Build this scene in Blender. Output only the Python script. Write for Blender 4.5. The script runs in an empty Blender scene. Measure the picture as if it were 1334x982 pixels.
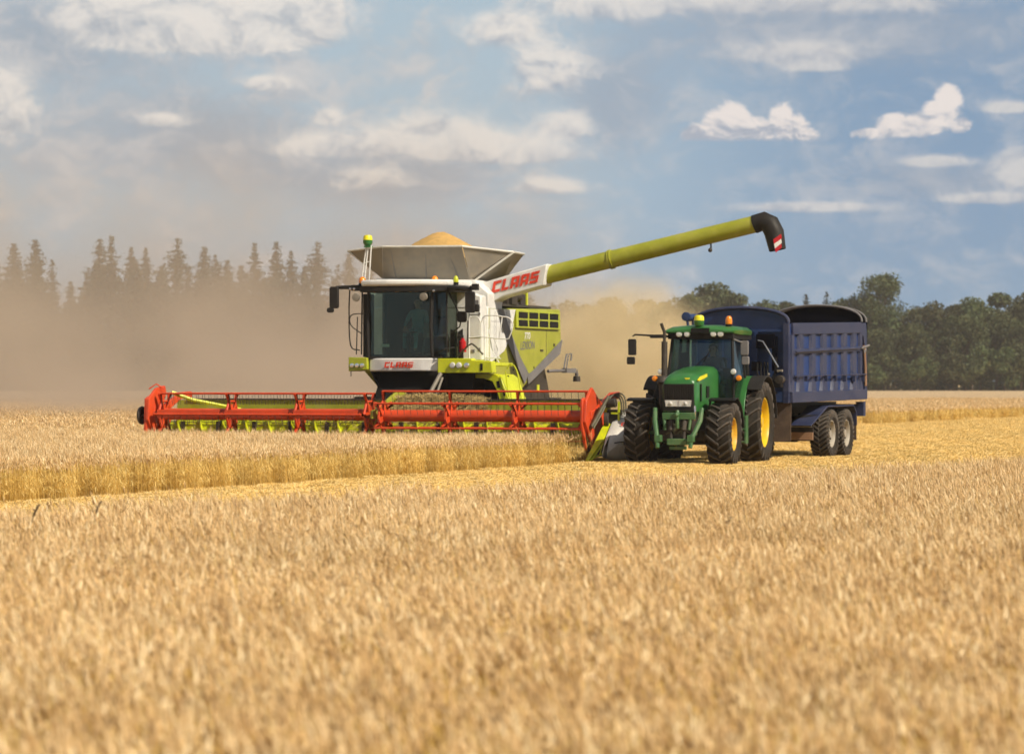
import bpy, bmesh, math, random
from math import sin, cos, pi, radians, sqrt
from mathutils import Vector, Matrix
random.seed(7)
SC = bpy.context.scene
COL = SC.collection

# ------------------------------------------------------------------ helpers
def tag(o, label=None, cat=None, group=None, kind=None):
    if label: o['label'] = label
    if cat: o['category'] = cat
    if group: o['group'] = group
    if kind: o['kind'] = kind
    return o

def empty(name, parent=None, loc=(0, 0, 0), rz=0.0):
    o = bpy.data.objects.new(name, None)
    COL.objects.link(o)
    o.empty_display_size = 0.3
    o.location = loc
    o.rotation_euler = (0, 0, rz)
    o.parent = parent
    return o

def frame_axes(d):
    d = Vector(d).normalized()
    up = Vector((0, 0, 1)) if abs(d.z) < 0.95 else Vector((1, 0, 0))
    a = d.cross(up).normalized()
    return a, a.cross(d).normalized()

class MB:
    """collects shapes; build() links them as one mesh object"""
    def __init__(self):
        self.v = []; self.f = []; self.m = []
    def add(self, vs, fs, m=0):
        n = len(self.v)
        self.v += [tuple(p) for p in vs]
        self.f += [tuple(i + n for i in f) for f in fs]
        self.m += [m] * len(fs)
        return self
    def box(self, x0, x1, y0, y1, z0, z1, m=0):
        vs = [(x, y, z) for x in (x0, x1) for y in (y0, y1) for z in (z0, z1)]
        return self.add(vs, [(0, 1, 3, 2), (4, 6, 7, 5), (0, 4, 5, 1), (2, 3, 7, 6), (0, 2, 6, 4), (1, 5, 7, 3)], m)
    def prism(self, pts, ax, a, b, m=0):
        n = len(pts)
        def mk(p, t):
            return {'x': (t, p[0], p[1]), 'y': (p[0], t, p[1]), 'z': (p[0], p[1], t)}[ax]
        vs = [mk(p, a) for p in pts] + [mk(p, b) for p in pts]
        fs = [tuple(range(n)), tuple(range(2 * n - 1, n - 1, -1))]
        fs += [(i, (i + 1) % n, n + (i + 1) % n, n + i) for i in range(n)]
        return self.add(vs, fs, m)
    def slab(self, pts, t, m=0):
        """planar polygon (3d points) given thickness t along its normal"""
        P = [Vector(p) for p in pts]
        n = len(P)
        nr = Vector((0, 0, 0))
        for i in range(n):
            a, b = P[i], P[(i + 1) % n]
            nr += Vector(((a.y - b.y) * (a.z + b.z), (a.z - b.z) * (a.x + b.x), (a.x - b.x) * (a.y + b.y)))
        nr.normalize()
        vs = [p - nr * t / 2 for p in P] + [p + nr * t / 2 for p in P]
        fs = [tuple(range(n)), tuple(range(2 * n - 1, n - 1, -1))]
        fs += [(i, (i + 1) % n, n + (i + 1) % n, n + i) for i in range(n)]
        return self.add(vs, fs, m)
    def tube(self, pts, r, n=8, m=0, closed=False, cap=True):
        P = [Vector(p) for p in pts]
        k = len(P)
        rs = r if isinstance(r, (list, tuple)) else [r] * k
        vs = []; fs = []
        a = None
        for i, p in enumerate(P):
            if closed: d = P[(i + 1) % k] - P[i - 1]
            elif i == 0: d = P[1] - P[0]
            elif i == k - 1: d = P[-1] - P[-2]
            else: d = (P[i + 1] - p).normalized() + (p - P[i - 1]).normalized()
            d.normalize()
            if a is None: a, b = frame_axes(d)
            else:
                a = (a - d * a.dot(d)).normalized(); b = a.cross(d).normalized()
            for j in range(n):
                t = 2 * pi * j / n
                vs.append(p + a * (cos(t) * rs[i]) + b * (sin(t) * rs[i]))
        for i in range(k if closed else k - 1):
            i2 = (i + 1) % k
            for j in range(n):
                j2 = (j + 1) % n
                fs.append((i * n + j, i * n + j2, i2 * n + j2, i2 * n + j))
        if cap and not closed:
            fs += [tuple(range(n)), tuple(range(k * n - 1, (k - 1) * n - 1, -1))]
        return self.add(vs, fs, m)
    def cyl(self, p0, p1, r0, r1=None, n=16, m=0):
        return self.tube([p0, p1], [r0, r0 if r1 is None else r1], n, m)
    def lathe(self, prof, c=(0, 0, 0), ax='x', n=40, m=0, close=False):
        """prof: list of (radius, offset along axis)"""
        vs = []; fs = []
        k = len(prof)
        for j in range(n):
            t = 2 * pi * j / n
            for r, h in prof:
                a, b = r * cos(t), r * sin(t)
                q = {'x': (h, a, b), 'y': (a, h, b), 'z': (a, b, h)}[ax]
                vs.append((c[0] + q[0], c[1] + q[1], c[2] + q[2]))
        for j in range(n):
            j2 = (j + 1) % n
            for i in range(k if close else k - 1):
                i2 = (i + 1) % k
                fs.append((j * k + i, j2 * k + i, j2 * k + i2, j * k + i2))
        return self.add(vs, fs, m)
    def ball(self, c, r, n=12, m=0, sz=1.0):
        k = n // 2
        prof = [(r * sin(pi * i / k) + 1e-5, -r * sz * cos(pi * i / k)) for i in range(k + 1)]
        return self.lathe(prof, c, 'z', n, m)
    def build(self, name, mats, parent=None, smooth=35, bevel=0.0, loc=None, label=None):
        me = bpy.data.meshes.new(name)
        me.from_pydata(self.v, [], self.f)
        mats = mats if isinstance(mats, (list, tuple)) else [mats]
        for mt in mats: me.materials.append(mt)
        me.polygons.foreach_set('material_index', self.m)
        bm = bmesh.new(); bm.from_mesh(me)
        bmesh.ops.remove_doubles(bm, verts=bm.verts, dist=1e-5)
        bmesh.ops.recalc_face_normals(bm, faces=bm.faces)
        bm.to_mesh(me); bm.free()
        if smooth:
            me.polygons.foreach_set('use_smooth', [True] * len(me.polygons))
            me.set_sharp_from_angle(angle=radians(smooth))
        o = bpy.data.objects.new(name, me)
        COL.objects.link(o)
        o.parent = parent
        if loc: o.location = loc
        if bevel:
            b = o.modifiers.new('bevel', 'BEVEL'); b.width = bevel; b.segments = 2
            b.limit_method = 'ANGLE'; b.angle_limit = radians(40)
        if label: o['label'] = label
        return o

def cr(pts, k=4):
    """smooth curve through the points"""
    P = [Vector(p) for p in pts]; out = []
    for i in range(len(P) - 1):
        a = P[i - 1] if i else P[0] * 2 - P[1]; b = P[i]; c = P[i + 1]; d = P[i + 2] if i + 2 < len(P) else P[-1] * 2 - P[-2]
        for j in range(k):
            t = j / k
            out.append(.5 * ((2 * b) + (c - a) * t + (2 * a - 5 * b + 4 * c - d) * t * t + (3 * b - a - 3 * c + d) * t ** 3))
    return out + [P[-1]]

def arc(cx, cz, r, a0, a1, n=10, rz=None):
    rz = r if rz is None else rz
    return [(cx + r * cos(radians(a0 + (a1 - a0) * i / n)), cz + rz * sin(radians(a0 + (a1 - a0) * i / n))) for i in range(n + 1)]

# ------------------------------------------------------------------ node expressions
class E:
    """a socket with arithmetic, so that shader maths reads like maths"""
    def __init__(self, nt, s): self.nt = nt; self.s = s
    def _op(self, op, *args):
        n = self.nt.nodes.new('ShaderNodeMath'); n.operation = op
        for i, a in enumerate((self,) + args):
            if isinstance(a, E): self.nt.links.new(a.s, n.inputs[i])
            else: n.inputs[i].default_value = a
        return E(self.nt, n.outputs[0])
    def __add__(s, o): return s._op('ADD', o)
    def __sub__(s, o): return s._op('SUBTRACT', o)
    def __mul__(s, o): return s._op('MULTIPLY', o)
    def __truediv__(s, o): return s._op('DIVIDE', o)
    __radd__ = __add__; __rmul__ = __mul__
    def __rsub__(s, o): return (s * -1.0) + o
    def pw(s, o): return s._op('POWER', o)
    def mx(s, o): return s._op('MAXIMUM', o)
    def mn(s, o): return s._op('MINIMUM', o)
    def absv(s): return s._op('ABSOLUTE')
    def exp(s): return s._op('EXPONENT')
    def lt(s, o): return s._op('LESS_THAN', o)
    def ss(s, lo, hi):
        n = s.nt.nodes.new('ShaderNodeMapRange'); n.interpolation_type = 'SMOOTHSTEP'
        s.nt.links.new(s.s, n.inputs['Value'])
        n.inputs['From Min'].default_value = lo; n.inputs['From Max'].default_value = hi
        return E(s.nt, n.outputs[0])

def nd(nt, t, **kw):
    n = nt.nodes.new(t)
    for k, v in kw.items():
        if k in n.inputs.keys():
            if isinstance(v, E): nt.links.new(v.s, n.inputs[k])
            elif hasattr(v, 'is_linked'): nt.links.new(v, n.inputs[k])
            else: n.inputs[k].default_value = v
        else: setattr(n, k, v)
    return n

def noise(nt, vec, scale, detail=4, rough=0.55, dist=0.0):
    n = nd(nt, 'ShaderNodeTexNoise', Scale=scale, Detail=detail, Roughness=rough, Distortion=dist)
    if vec is not None: nt.links.new(vec, n.inputs['Vector'])
    return E(nt, n.outputs[0])

def mixc(nt, fac, a, b):
    n = nt.nodes.new('ShaderNodeMix'); n.data_type = 'RGBA'
    for i, x in ((0, fac), (6, a), (7, b)):
        if isinstance(x, E): nt.links.new(x.s, n.inputs[i])
        elif hasattr(x, 'is_linked'): nt.links.new(x, n.inputs[i])
        elif i == 0: n.inputs[0].default_value = x
        else: n.inputs[i].default_value = (*x, 1)
    return n.outputs[2]

def newmat(name):
    m = bpy.data.materials.new(name); m.use_nodes = True
    nt = m.node_tree; nt.nodes.clear()
    out = nt.nodes.new('ShaderNodeOutputMaterial')
    return m, nt, out

DUST = (0.36, 0.27, 0.17)
def paint(name, col, rough=0.4, metal=0.0, dust=0.25, bump=0.0, dustcol=DUST, scale=2.2, coat=0.0, var=0.12, spec=0.5):
    m, nt, out = newmat(name)
    tc = nt.nodes.new('ShaderNodeTexCoord').outputs['Object']
    n1 = noise(nt, tc, scale, 6, 0.65)
    n2 = noise(nt, tc, scale * 9, 4, 0.6)
    k = (n1 * 0.7 + n2 * 0.3).ss(0.62 - dust * 0.7, 0.95 - dust * 0.45) * min(1.0, dust * 2.4)
    k = (k + dust * 0.35).mn(1.0)
    c0 = mixc(nt, n1.ss(0.35, 0.65), tuple(c * (1 - var) for c in col), tuple(min(1, c * (1 + var)) for c in col))
    c = mixc(nt, k, c0, dustcol)
    b = nd(nt, 'ShaderNodeBsdfPrincipled', Metallic=metal)
    nt.links.new(c, b.inputs['Base Color'])
    r = (k * (0.9 - rough)) + rough
    nt.links.new(r.s, b.inputs['Roughness'])
    b.inputs['Coat Weight'].default_value = coat
    b.inputs['Specular IOR Level'].default_value = spec
    if bump:
        bn = nd(nt, 'ShaderNodeBump', Strength=bump, Distance=0.02)
        nt.links.new(n2.s, bn.inputs['Height']); nt.links.new(bn.outputs[0], b.inputs['Normal'])
    nt.links.new(b.outputs[0], out.inputs[0])
    return m

def glassmat(name, tint, gl=0.12):
    m, nt, out = newmat(name)
    tr = nd(nt, 'ShaderNodeBsdfTransparent', Color=(*tint, 1))
    g = nd(nt, 'ShaderNodeBsdfGlossy', Roughness=0.03, Color=(0.85, 0.95, 0.92, 1))
    df = nd(nt, 'ShaderNodeBsdfDiffuse', Color=(0.35, 0.33, 0.26, 1))
    fr = nd(nt, 'ShaderNodeFresnel', IOR=1.5)
    f = (E(nt, fr.outputs[0]) * 1.0 * 0.8 + gl * 0.0).mn(1.0)
    mx = nd(nt, 'ShaderNodeMixShader'); nt.links.new(f.s, mx.inputs[0])
    nt.links.new(tr.outputs[0], mx.inputs[1]); nt.links.new(g.outputs[0], mx.inputs[2])
    tc = nt.nodes.new('ShaderNodeTexCoord').outputs['Object']
    d = noise(nt, tc, 3.0, 5).ss(0.4, 0.8) * 0.03 + 0.004
    m2 = nd(nt, 'ShaderNodeMixShader'); nt.links.new(d.s, m2.inputs[0])
    nt.links.new(mx.outputs[0], m2.inputs[1]); nt.links.new(df.outputs[0], m2.inputs[2])
    nt.links.new(m2.outputs[0], out.inputs[0])
    return m

M = {}
M['lime'] = paint('lime_paint', (0.42, 0.47, 0.012), 0.38, dust=0.2)
M['lime_dusty'] = paint('lime_paint_dusty', (0.36, 0.38, 0.016), 0.42, dust=0.24)
M['lime_bright'] = paint('lime_paint_clean', (0.60, 0.64, 0.01), 0.35, dust=0.05)
M['white'] = paint('white_paint', (0.80, 0.79, 0.75), 0.4, dust=0.16)
M['white_dusty'] = paint('white_paint_dusty', (0.70, 0.68, 0.62), 0.45, dust=0.2)
M['steel'] = paint('galvanised_steel', (0.24, 0.225, 0.195), 0.5, metal=0.25, dust=0.35, dustcol=(0.34, 0.28, 0.20))
M['grey'] = paint('grey_paint', (0.17, 0.165, 0.17), 0.5, dust=0.12)
M['black'] = paint('black_plastic', (0.009, 0.009, 0.010), 0.5, dust=0.02, spec=0.2)
M['lug'] = paint('worn_tread', (0.050, 0.044, 0.040), 0.85, dust=0.2, bump=0.2)
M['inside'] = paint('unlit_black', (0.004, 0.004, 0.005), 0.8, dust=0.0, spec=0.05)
M['black_dusty'] = paint('black_plastic_dusty', (0.014, 0.014, 0.015), 0.55, dust=0.07, spec=0.25)
M['darkmetal'] = paint('dark_metal', (0.045, 0.04, 0.037), 0.55, metal=0.3, dust=0.18, spec=0.3)
M['red'] = paint('header_red', (0.66, 0.062, 0.012), 0.42, dust=0.10)
M['logored'] = paint('logo_red', (0.72, 0.05, 0.02), 0.5, dust=0.02)
M['extred'] = paint('extinguisher_red', (0.5, 0.01, 0.015), 0.25, dust=0.02)
M['jgreen'] = paint('tractor_green', (0.011, 0.15, 0.025), 0.32, dust=0.16, coat=0.2)
M['jgreen_d'] = paint('tractor_green_dusty', (0.018, 0.13, 0.035), 0.45, dust=0.25)
M['yellow'] = paint('wheel_yellow', (0.76, 0.50, 0.01), 0.4, dust=0.12)
M['orangeyellow'] = paint('wheel_amber', (0.74, 0.42, 0.02), 0.45, dust=0.2)
M['gyellow'] = paint('receiver_yellow', (0.88, 0.78, 0.02), 0.35, dust=0.0)
M['rubber'] = paint('rubber', (0.016, 0.015, 0.014), 0.8, dust=0.14, bump=0.2, spec=0.2)
M['rubber_d'] = paint('rubber_dusty', (0.03, 0.028, 0.026), 0.85, dust=0.36, bump=0.2)
M['blue'] = paint('trailer_blue', (0.006, 0.034, 0.150), 0.45, dust=0.05, spec=0.3)
M['blue_d'] = paint('trailer_blue_dusty', (0.010, 0.036, 0.125), 0.5, dust=0.16, dustcol=(0.14, 0.13, 0.15))
M['blue_m'] = paint('trailer_blue_faded', (0.013, 0.025, 0.082), 0.5, dust=0.3, dustcol=(0.088, 0.080, 0.098))
M['blue_dark'] = paint('shaded_dark_blue', (0.002, 0.003, 0.008), 0.8, dust=0.0, spec=0.03)  # near-black: shade inside the trailer is put into this colour
M['rim'] = paint('pale_rim', (0.40, 0.37, 0.31), 0.5, metal=0.1, dust=0.3)
M['mud'] = paint('muddy_flap', (0.085, 0.058, 0.042), 0.8, dust=0.25, bump=0.5, dustcol=(0.20, 0.13, 0.08), scale=5)
M['grain'] = paint('grain', (0.60, 0.36, 0.11), 0.8, dust=0.1, bump=1.0, scale=6, dustcol=(0.70, 0.47, 0.18))
M['straw'] = paint('straw', (0.50, 0.37, 0.15), 0.8, dust=0.1)
M['chrome'] = paint('bright_metal', (0.7, 0.7, 0.7), 0.2, metal=0.9, dust=0.03)
M['amber'] = paint('amber_lens', (0.85, 0.25, 0.01), 0.15, dust=0.0, coat=0.5)
M['lens'] = paint('clear_lens', (0.62, 0.61, 0.58), 0.12, dust=0.02, coat=0.5)
M['hydro'] = paint('oily_hose', (0.085, 0.085, 0.05), 0.5, dust=0.2)
M['wood'] = paint('weathered_board', (0.30, 0.16, 0.09), 0.8, dust=0.3)
M['skin'] = paint('skin', (0.50, 0.27, 0.18), 0.5, dust=0.0)
M['denim'] = paint('blue_work_cloth', (0.12, 0.32, 0.38), 0.9, dust=0.0)
M['darkcloth'] = paint('dark_cloth', (0.10, 0.10, 0.14), 0.9, dust=0.0)
M['hair'] = paint('dark_hair', (0.03, 0.02, 0.015), 0.7, dust=0.0)
M['seat'] = paint('seat_fabric', (0.05, 0.05, 0.055), 0.9, dust=0.0)
M['maroon'] = paint('maroon_fabric', (0.16, 0.025, 0.02), 0.8, dust=0.0)
M['paper'] = paint('paper_card', (0.75, 0.80, 0.72), 0.7, dust=0.0)
M['glass'] = glassmat('cab_glass', (0.62, 0.74, 0.68))
M['glass_blue'] = glassmat('tractor_glass', (0.62, 0.76, 0.80), 0.2)

# block capitals drawn as polygons on a 0..1 high cell (x to the right, z up), slanted
def block_text(word, h, slant=0.22, wfac=0.92, gap=0.22, t=0.24):
    polys = []; x = 0.0
    for ch in word:
        w = wfac
        if ch == 'C':
            P = [[(0, 0), (w, 0), (w, t), (t * 1.15, t), (t * 1.15, 1 - t), (w, 1 - t), (w, 1), (0, 1)]]
            P = [[(0, 0), (t * 1.15, 0), (t * 1.15, 1), (0, 1)], [(t * 1.15, 0), (w, 0), (w, t), (t * 1.15, t)], [(t * 1.15, 1 - t), (w, 1 - t), (w, 1), (t * 1.15, 1)]]
        elif ch == 'L':
            P = [[(0, 0), (t * 1.15, 0), (t * 1.15, 1), (0, 1)], [(t * 1.15, 0), (w * .85, 0), (w * .85, t), (t * 1.15, t)]]; w *= .85
        elif ch == 'A':
            s = t * 1.1
            P = [[(0, 0), (s, 0), (s, 1), (0, 1)], [(w - s, 0), (w, 0), (w, 1), (w - s, 1)], [(s, 1 - t), (w - s, 1 - t), (w - s, 1), (s, 1)], [(s, .30), (w - s, .30), (w - s, .30 + t * .8), (s, .30 + t * .8)]]
        elif ch == 'S':
            q = t * .95; mdl = .5
            P = [[(0, 0), (w, 0), (w, q), (0, q)], [(0, mdl - q / 2), (w, mdl - q / 2), (w, mdl + q / 2), (0, mdl + q / 2)], [(0, 1 - q), (w, 1 - q), (w, 1), (0, 1)],
                 [(0, mdl + q / 2), (t, mdl + q / 2), (t, 1 - q), (0, 1 - q)], [(w - t, q), (w, q), (w, mdl - q / 2), (w - t, mdl - q / 2)]]
        for p in P:
            polys.append([((x + a + slant * b) * h, b * h) for a, b in p])
        x += w + gap
    return polys, (x - gap) * h

def lettering(word, h, origin, right, up, out, th, mat, parent, **kw):
    polys, W = block_text(word, h, **kw)
    o = Vector(origin); r = Vector(right).normalized(); u = Vector(up).normalized(); n = Vector(out).normalized()
    mb = MB()
    for p in polys:
        base = [o + r * a + u * b for a, b in p]
        k = len(base)
        vs = base + [q + n * th for q in base]
        mb.add(vs, [tuple(range(k)), tuple(range(2 * k - 1, k - 1, -1))] + [(i, (i + 1) % k, k + (i + 1) % k, k + i) for i in range(k)])
    return mb.build('lettering', mat, parent, smooth=0)

def font_text(word, h, origin, right, up, out, mat, parent, offset=0.0, shear=0.0, sx=1.0, th=0.004):
    cu = bpy.data.curves.new('lettering', 'FONT'); cu.body = word; cu.size = 1.0; cu.extrude = 0.0; cu.offset = offset; cu.shear = shear
    tmp = bpy.data.objects.new('lettering_curve', cu); COL.objects.link(tmp)
    bpy.context.view_layer.update()
    me = bpy.data.meshes.new_from_object(tmp.evaluated_get(bpy.context.evaluated_depsgraph_get()))
    bpy.data.objects.remove(tmp)
    o = Vector(origin); r = Vector(right).normalized(); u = Vector(up).normalized(); n = Vector(out).normalized()
    s = h / 0.7
    for v in me.vertices:
        v.co = o + r * (v.co.x * s * sx) + u * (v.co.y * s) + n * th
    me.materials.clear(); me.materials.append(mat)
    ob = bpy.data.objects.new('lettering', me); COL.objects.link(ob); ob.parent = parent
    return ob

# ------------------------------------------------------------------ wheels
def tyre_mesh(R, W, rr, nl, lug=0.045, lw=0.05):
    mb = MB()
    h = W / 2
    prof = [(rr, -h * .80), (rr + .03, -h * .92), (rr + (R - rr) * .45, -h * 1.03), (R - .12, -h), (R - .065, -h * .86), (R - .055, -h * .4), (R - .05, 0)]
    prof = prof + [(a, -b) for a, b in prof[-2::-1]]
    mb.lathe(prof, n=56)
    for s in (-1, 1):
        for k in range(nl):
            a0 = 2 * pi * (k + (0.5 if s > 0 else 0)) / nl
            secs = []
            for i, (xf, dr) in enumerate(((-0.04, 0), (0.35, 0), (0.75, -.004), (0.98, -.03), (1.05, -.12))):
                x = s * h * xf
                a = a0 + 0.30 * xf * (1.4 / (2 * R)) * (W / .55)
                da = lw / R * (0.55 if i < 4 else .4)
                secs.append((x, a, R + dr, da, R - .09 + dr))
            vs = []; fs = []
            for x, a, ro, da, ri in secs:
                for aa, r in ((a - da * 1.25, ri), (a - da * .8, ro), (a + da * .8, ro), (a + da * 1.25, ri)):
                    # angle measured so that the lug centre is lowest at the front (-y) of the wheel
                    vs.append((x, -r * cos(aa), r * sin(aa)))
            for i in range(len(secs) - 1):
                for j in range(4):
                    j2 = (j + 1) % 4
                    fs.append((i * 4 + j, i * 4 + j2, i * 4 + 4 + j2, i * 4 + 4 + j))
            fs += [(0, 1, 2, 3), tuple(len(vs) - 4 + q for q in (3, 2, 1, 0))]
            mb.add(vs, fs, 1)
    return mb

def rim_mesh(rr, W, dish, hub, side):
    """side +1: outer face towards +x"""
    mb = MB(); h = W / 2
    s = side
    prof = [(rr + .012, -s * h * .8), (rr + .012, s * h * .80), (rr - .02, s * h * .80), (rr - .045, s * (h * .80 - .04)), (rr - .055, s * (h * .8 - dish * .7)),
            (rr * .80, s * (h * .8 - dish)), (rr * .62, s * (h * .8 - dish * .75)), (rr * .45, s * (h * .8 - dish * .7)), (hub, s * (h * .8 - dish * .7)), (hub, s * (h * .8 - dish * .2)), (.001, s * (h * .8 - dish * .2))]
    mb.lathe(prof, n=40)
    for k in range(8):
        t = 2 * pi * k / 8
        y, z = rr * .52 * cos(t), rr * .52 * sin(t)
        x0 = s * (h * .8 - dish * .72)
        mb.cyl((x0, y, z), (x0 + s * .035, y, z), .022, n=6, m=1)
    for k in range(8):
        t = 2 * pi * (k + .5) / 8
        y, z = (rr * .86) * cos(t), (rr * .86) * sin(t)
        x0 = s * (h * .8 - dish * .92)
        mb.cyl((x0 - s * .03, y, z), (x0 + s * .02, y, z), .03, n=6, m=1)
    return mb

def wheel(parent, c, R, W, rr, rimm, nl, side, tyrem, dish=.14, hub=.11):
    w = empty('wheel', parent, c)
    tyre_mesh(R, W, rr, nl).build('tyre', [tyrem, M['lug'] if tyrem is M['rubber'] else M['rubber_d']], w)
    rim_mesh(rr, W, dish, hub, side).build('rim', [rimm, M['darkmetal']], w)
    return w
# ------------------------------------------------------------------ camera, sun, sky
F = 4300.0
cam = bpy.data.cameras.new('camera'); cam.sensor_width = 36; cam.lens = F / 1334 * 36
cam.clip_start = 0.5; cam.clip_end = 20000
cam.shift_y = (500 - 491) / 1334.0
cam.dof.use_dof = True; cam.dof.focus_distance = 52.0; cam.dof.aperture_fstop = 3.1
co = bpy.data.objects.new('camera', cam); COL.objects.link(co)
co.location = (0, 0, 1.8); co.rotation_euler = (radians(90), 0, 0)
SC.camera = co

SUN_AZ, SUN_EL = 50.0, 41.0      # azimuth to the right of straight-behind-camera
sd = Vector((sin(radians(SUN_AZ)) * cos(radians(SUN_EL)), -cos(radians(SUN_AZ)) * cos(radians(SUN_EL)), sin(radians(SUN_EL))))
sl = bpy.data.lights.new('sun', 'SUN'); sl.energy = 5.0; sl.angle = radians(0.5); sl.color = (1.0, 0.90, 0.74)
so = bpy.data.objects.new('sun', sl); COL.objects.link(so)
so.rotation_euler = sd.to_track_quat('Z', 'Y').to_euler()

W = bpy.data.worlds.new('World'); SC.world = W; W.use_nodes = True
nt = W.node_tree; nt.nodes.clear()
sky = nt.nodes.new('ShaderNodeTexSky'); sky.sky_type = 'NISHITA'; sky.sun_disc = False
sky.sun_elevation = radians(SUN_EL); sky.sun_rotation = math.atan2(sd.x, sd.y)
sky.air_density = 1.0; sky.dust_density = 1.5; sky.ozone_density = 1.5
tc = nt.nodes.new('ShaderNodeTexCoord').outputs['Generated']
sep = nt.nodes.new('ShaderNodeSeparateXYZ'); nt.links.new(tc, sep.inputs[0])
X, Y, Z = (E(nt, sep.outputs[i]) for i in range(3))
az = X._op('ARCTAN2', Y) * (180 / pi)
el = Z._op('ARCSINE') * (180 / pi)
cmb = nt.nodes.new('ShaderNodeCombineXYZ')
nt.links.new(az.s, cmb.inputs[0]); nt.links.new((el * 1.45).s, cmb.inputs[1])
P = cmb.outputs[0]
# domain warp
wn = nd(nt, 'ShaderNodeTexNoise', Scale=0.55, Detail=3.0); nt.links.new(P, wn.inputs['Vector'])
wsub = nd(nt, 'ShaderNodeVectorMath', operation='SUBTRACT'); nt.links.new(wn.outputs['Color'], wsub.inputs[0]); wsub.inputs[1].default_value = (.5, .5, .5)
wsc = nd(nt, 'ShaderNodeVectorMath', operation='SCALE'); nt.links.new(wsub.outputs[0], wsc.inputs[0]); wsc.inputs['Scale'].default_value = 1.6
wad = nd(nt, 'ShaderNodeVectorMath', operation='ADD'); nt.links.new(P, wad.inputs[0]); nt.links.new(wsc.outputs[0], wad.inputs[1])
PW = wad.outputs[0]
big = noise(nt, PW, 0.33, 4, 0.5)
med = noise(nt, PW, 0.95, 6, 0.55)
fine = noise(nt, PW, 2.4, 6, 0.6)
def pxaz(px): return math.degrees(math.atan((px - 667) / F))
def pyel(py): return math.degrees(math.atan((500 - py) / F))
D1 = math.degrees(1 / F)
def blob(px, py, rx, ry, flat=None):
    """(soft ellipse in the sky, height within it); flat: how sharply the base ends"""
    dx = (az - pxaz(px)) * (1 / (rx * D1))
    dy = (el - pyel(py)) * (1 / (ry * D1))
    dz = dy
    if flat: dz = dy.mx(0.0) + dy.mn(0.0) * flat
    g = ((dx * dx + dz * dz) * -1.0).exp()
    return g, g * dy
def union(lst):
    g = lst[0][0]; h = lst[0][1]
    for a_, b_ in lst[1:]: g = g + a_; h = h + b_
    return g, h / (g + 0.02)
def shifted(vec, off):
    n_ = nd(nt, 'ShaderNodeVectorMath', operation='ADD'); nt.links.new(vec, n_.inputs[0]); n_.inputs[1].default_value = off
    return n_.outputs[0]
def fbm2(v): return noise(nt, v, 1.1, 9, .60)
nA = fbm2(PW); nB = fbm2(shifted(PW, (0.07, 0.30, 0)))
nC = noise(nt, PW, 3.6, 8, .66); nD = noise(nt, shifted(PW, (0.03, 0.10, 0)), 3.6, 8, .66)
relief = (nA - nB) * 3.0 + (nC - nD) * 2.4        # lit from above: denser here than towards the light
nn = (nA - 0.5) * 1.5 + (nC - 0.5) * 1.1
rag = noise(nt, PW, 8.0, 7, .7) - 0.5
def dome(px, py, rx, ry, base):
    """rounded cumulus tower standing on a level base"""
    dx = (az - pxaz(px)) * (1 / (rx * D1)); dy = (el - pyel(py)) * (1 / (ry * D1))
    g = 1.0 - (dx * dx + dy * dy)
    return g.mn((el - pyel(base)) * (1 / (9 * D1)) + 0.25), dy
def crowd(lst):
    g, h = lst[0]
    for a_, b_ in lst[1:]: g = g.mx(a_)
    return g
cum = crowd([dome(912, 176, 30, 16, 184), dome(936, 168, 26, 26, 184), dome(955, 160, 26, 30, 184), dome(985, 172, 34, 20, 184), dome(1018, 161, 20, 28, 184), dome(1034, 170, 24, 22, 184), dome(1048, 177, 20, 12, 184),
             dome(1130, 177, 26, 9, 181), dome(1165, 165, 26, 18, 180), dome(1190, 168, 28, 18, 180), dome(1235, 134, 20, 22, 178), dome(1228, 152, 30, 26, 178), dome(1205, 165, 30, 18, 178), dome(1250, 166, 18, 14, 178)])
cumh = (el - pyel(165)) * (1 / (22 * D1))
soft, softh = union([blob(270, 45, 130, 66, 3.2), blob(215, 50, 80, 50, 3.2), blob(330, 50, 70, 50, 3.2), blob(160, 40, 60, 56, 2.6), blob(210, 20, 90, 60, 2.6), blob(345, 35, 60, 48, 2.6), blob(385, 20, 60, 48, 2.0), blob(4, 150, 40, 56, 1.5),
              blob(737, 168, 34, 22, 1.8), blob(715, 92, 46, 34, 1.4), blob(560, 185, 85, 36, 2.4), blob(665, 202, 100, 22, 2),
              blob(1040, 74, 80, 18, 2.0), blob(1060, 90, 40, 10, 2.0), blob(1314, 146, 30, 10, 2.0), blob(1326, 226, 30, 30, 1.4), blob(1220, 214, 44, 9, 1.6), blob(1290, 262, 60, 8, 1.6),
              blob(485, 238, 50, 18, 2), blob(345, 112, 30, 12, 1.6), blob(800, 4, 80, 26, 1.2), blob(715, 245, 44, 14, 2), blob(425, 155, 20, 12, 2),
              blob(1040, 6, 200, 22, 1.8), blob(655, 40, 46, 24, 1.5), blob(1060, 272, 90, 8, 1.5), blob(210, 160, 30, 10, 1.5), blob(430, 195, 70, 20, 2.0)])
grey, _gh = union([blob(60, 50, 200, 70, 1), blob(240, 190, 230, 70, 1.2), blob(520, 235, 160, 40, 1), blob(1100, 40, 300, 60, 1), blob(800, 140, 80, 70, 1), blob(1230, 240, 120, 30, 1)])
kc = (cum + nn * 0.75 + rag * 0.75).ss(-0.06, 0.60)
ks = (soft * 1.7 + nn * 0.60 + rag * 0.30).ss(0.02, 1.10)
kg = (grey + nn * 0.55).ss(0.05, 1.0) * 0.70
kv = (big * 0.6 + nA * 0.7 + rag * .1).ss(0.56, 0.82) * (0.78 - az.ss(-2.0, 4.0) * 0.40)
litc = (cumh * 0.55 + relief * .75 + nn * .3 + 0.42).ss(-0.30, 0.85)
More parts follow.
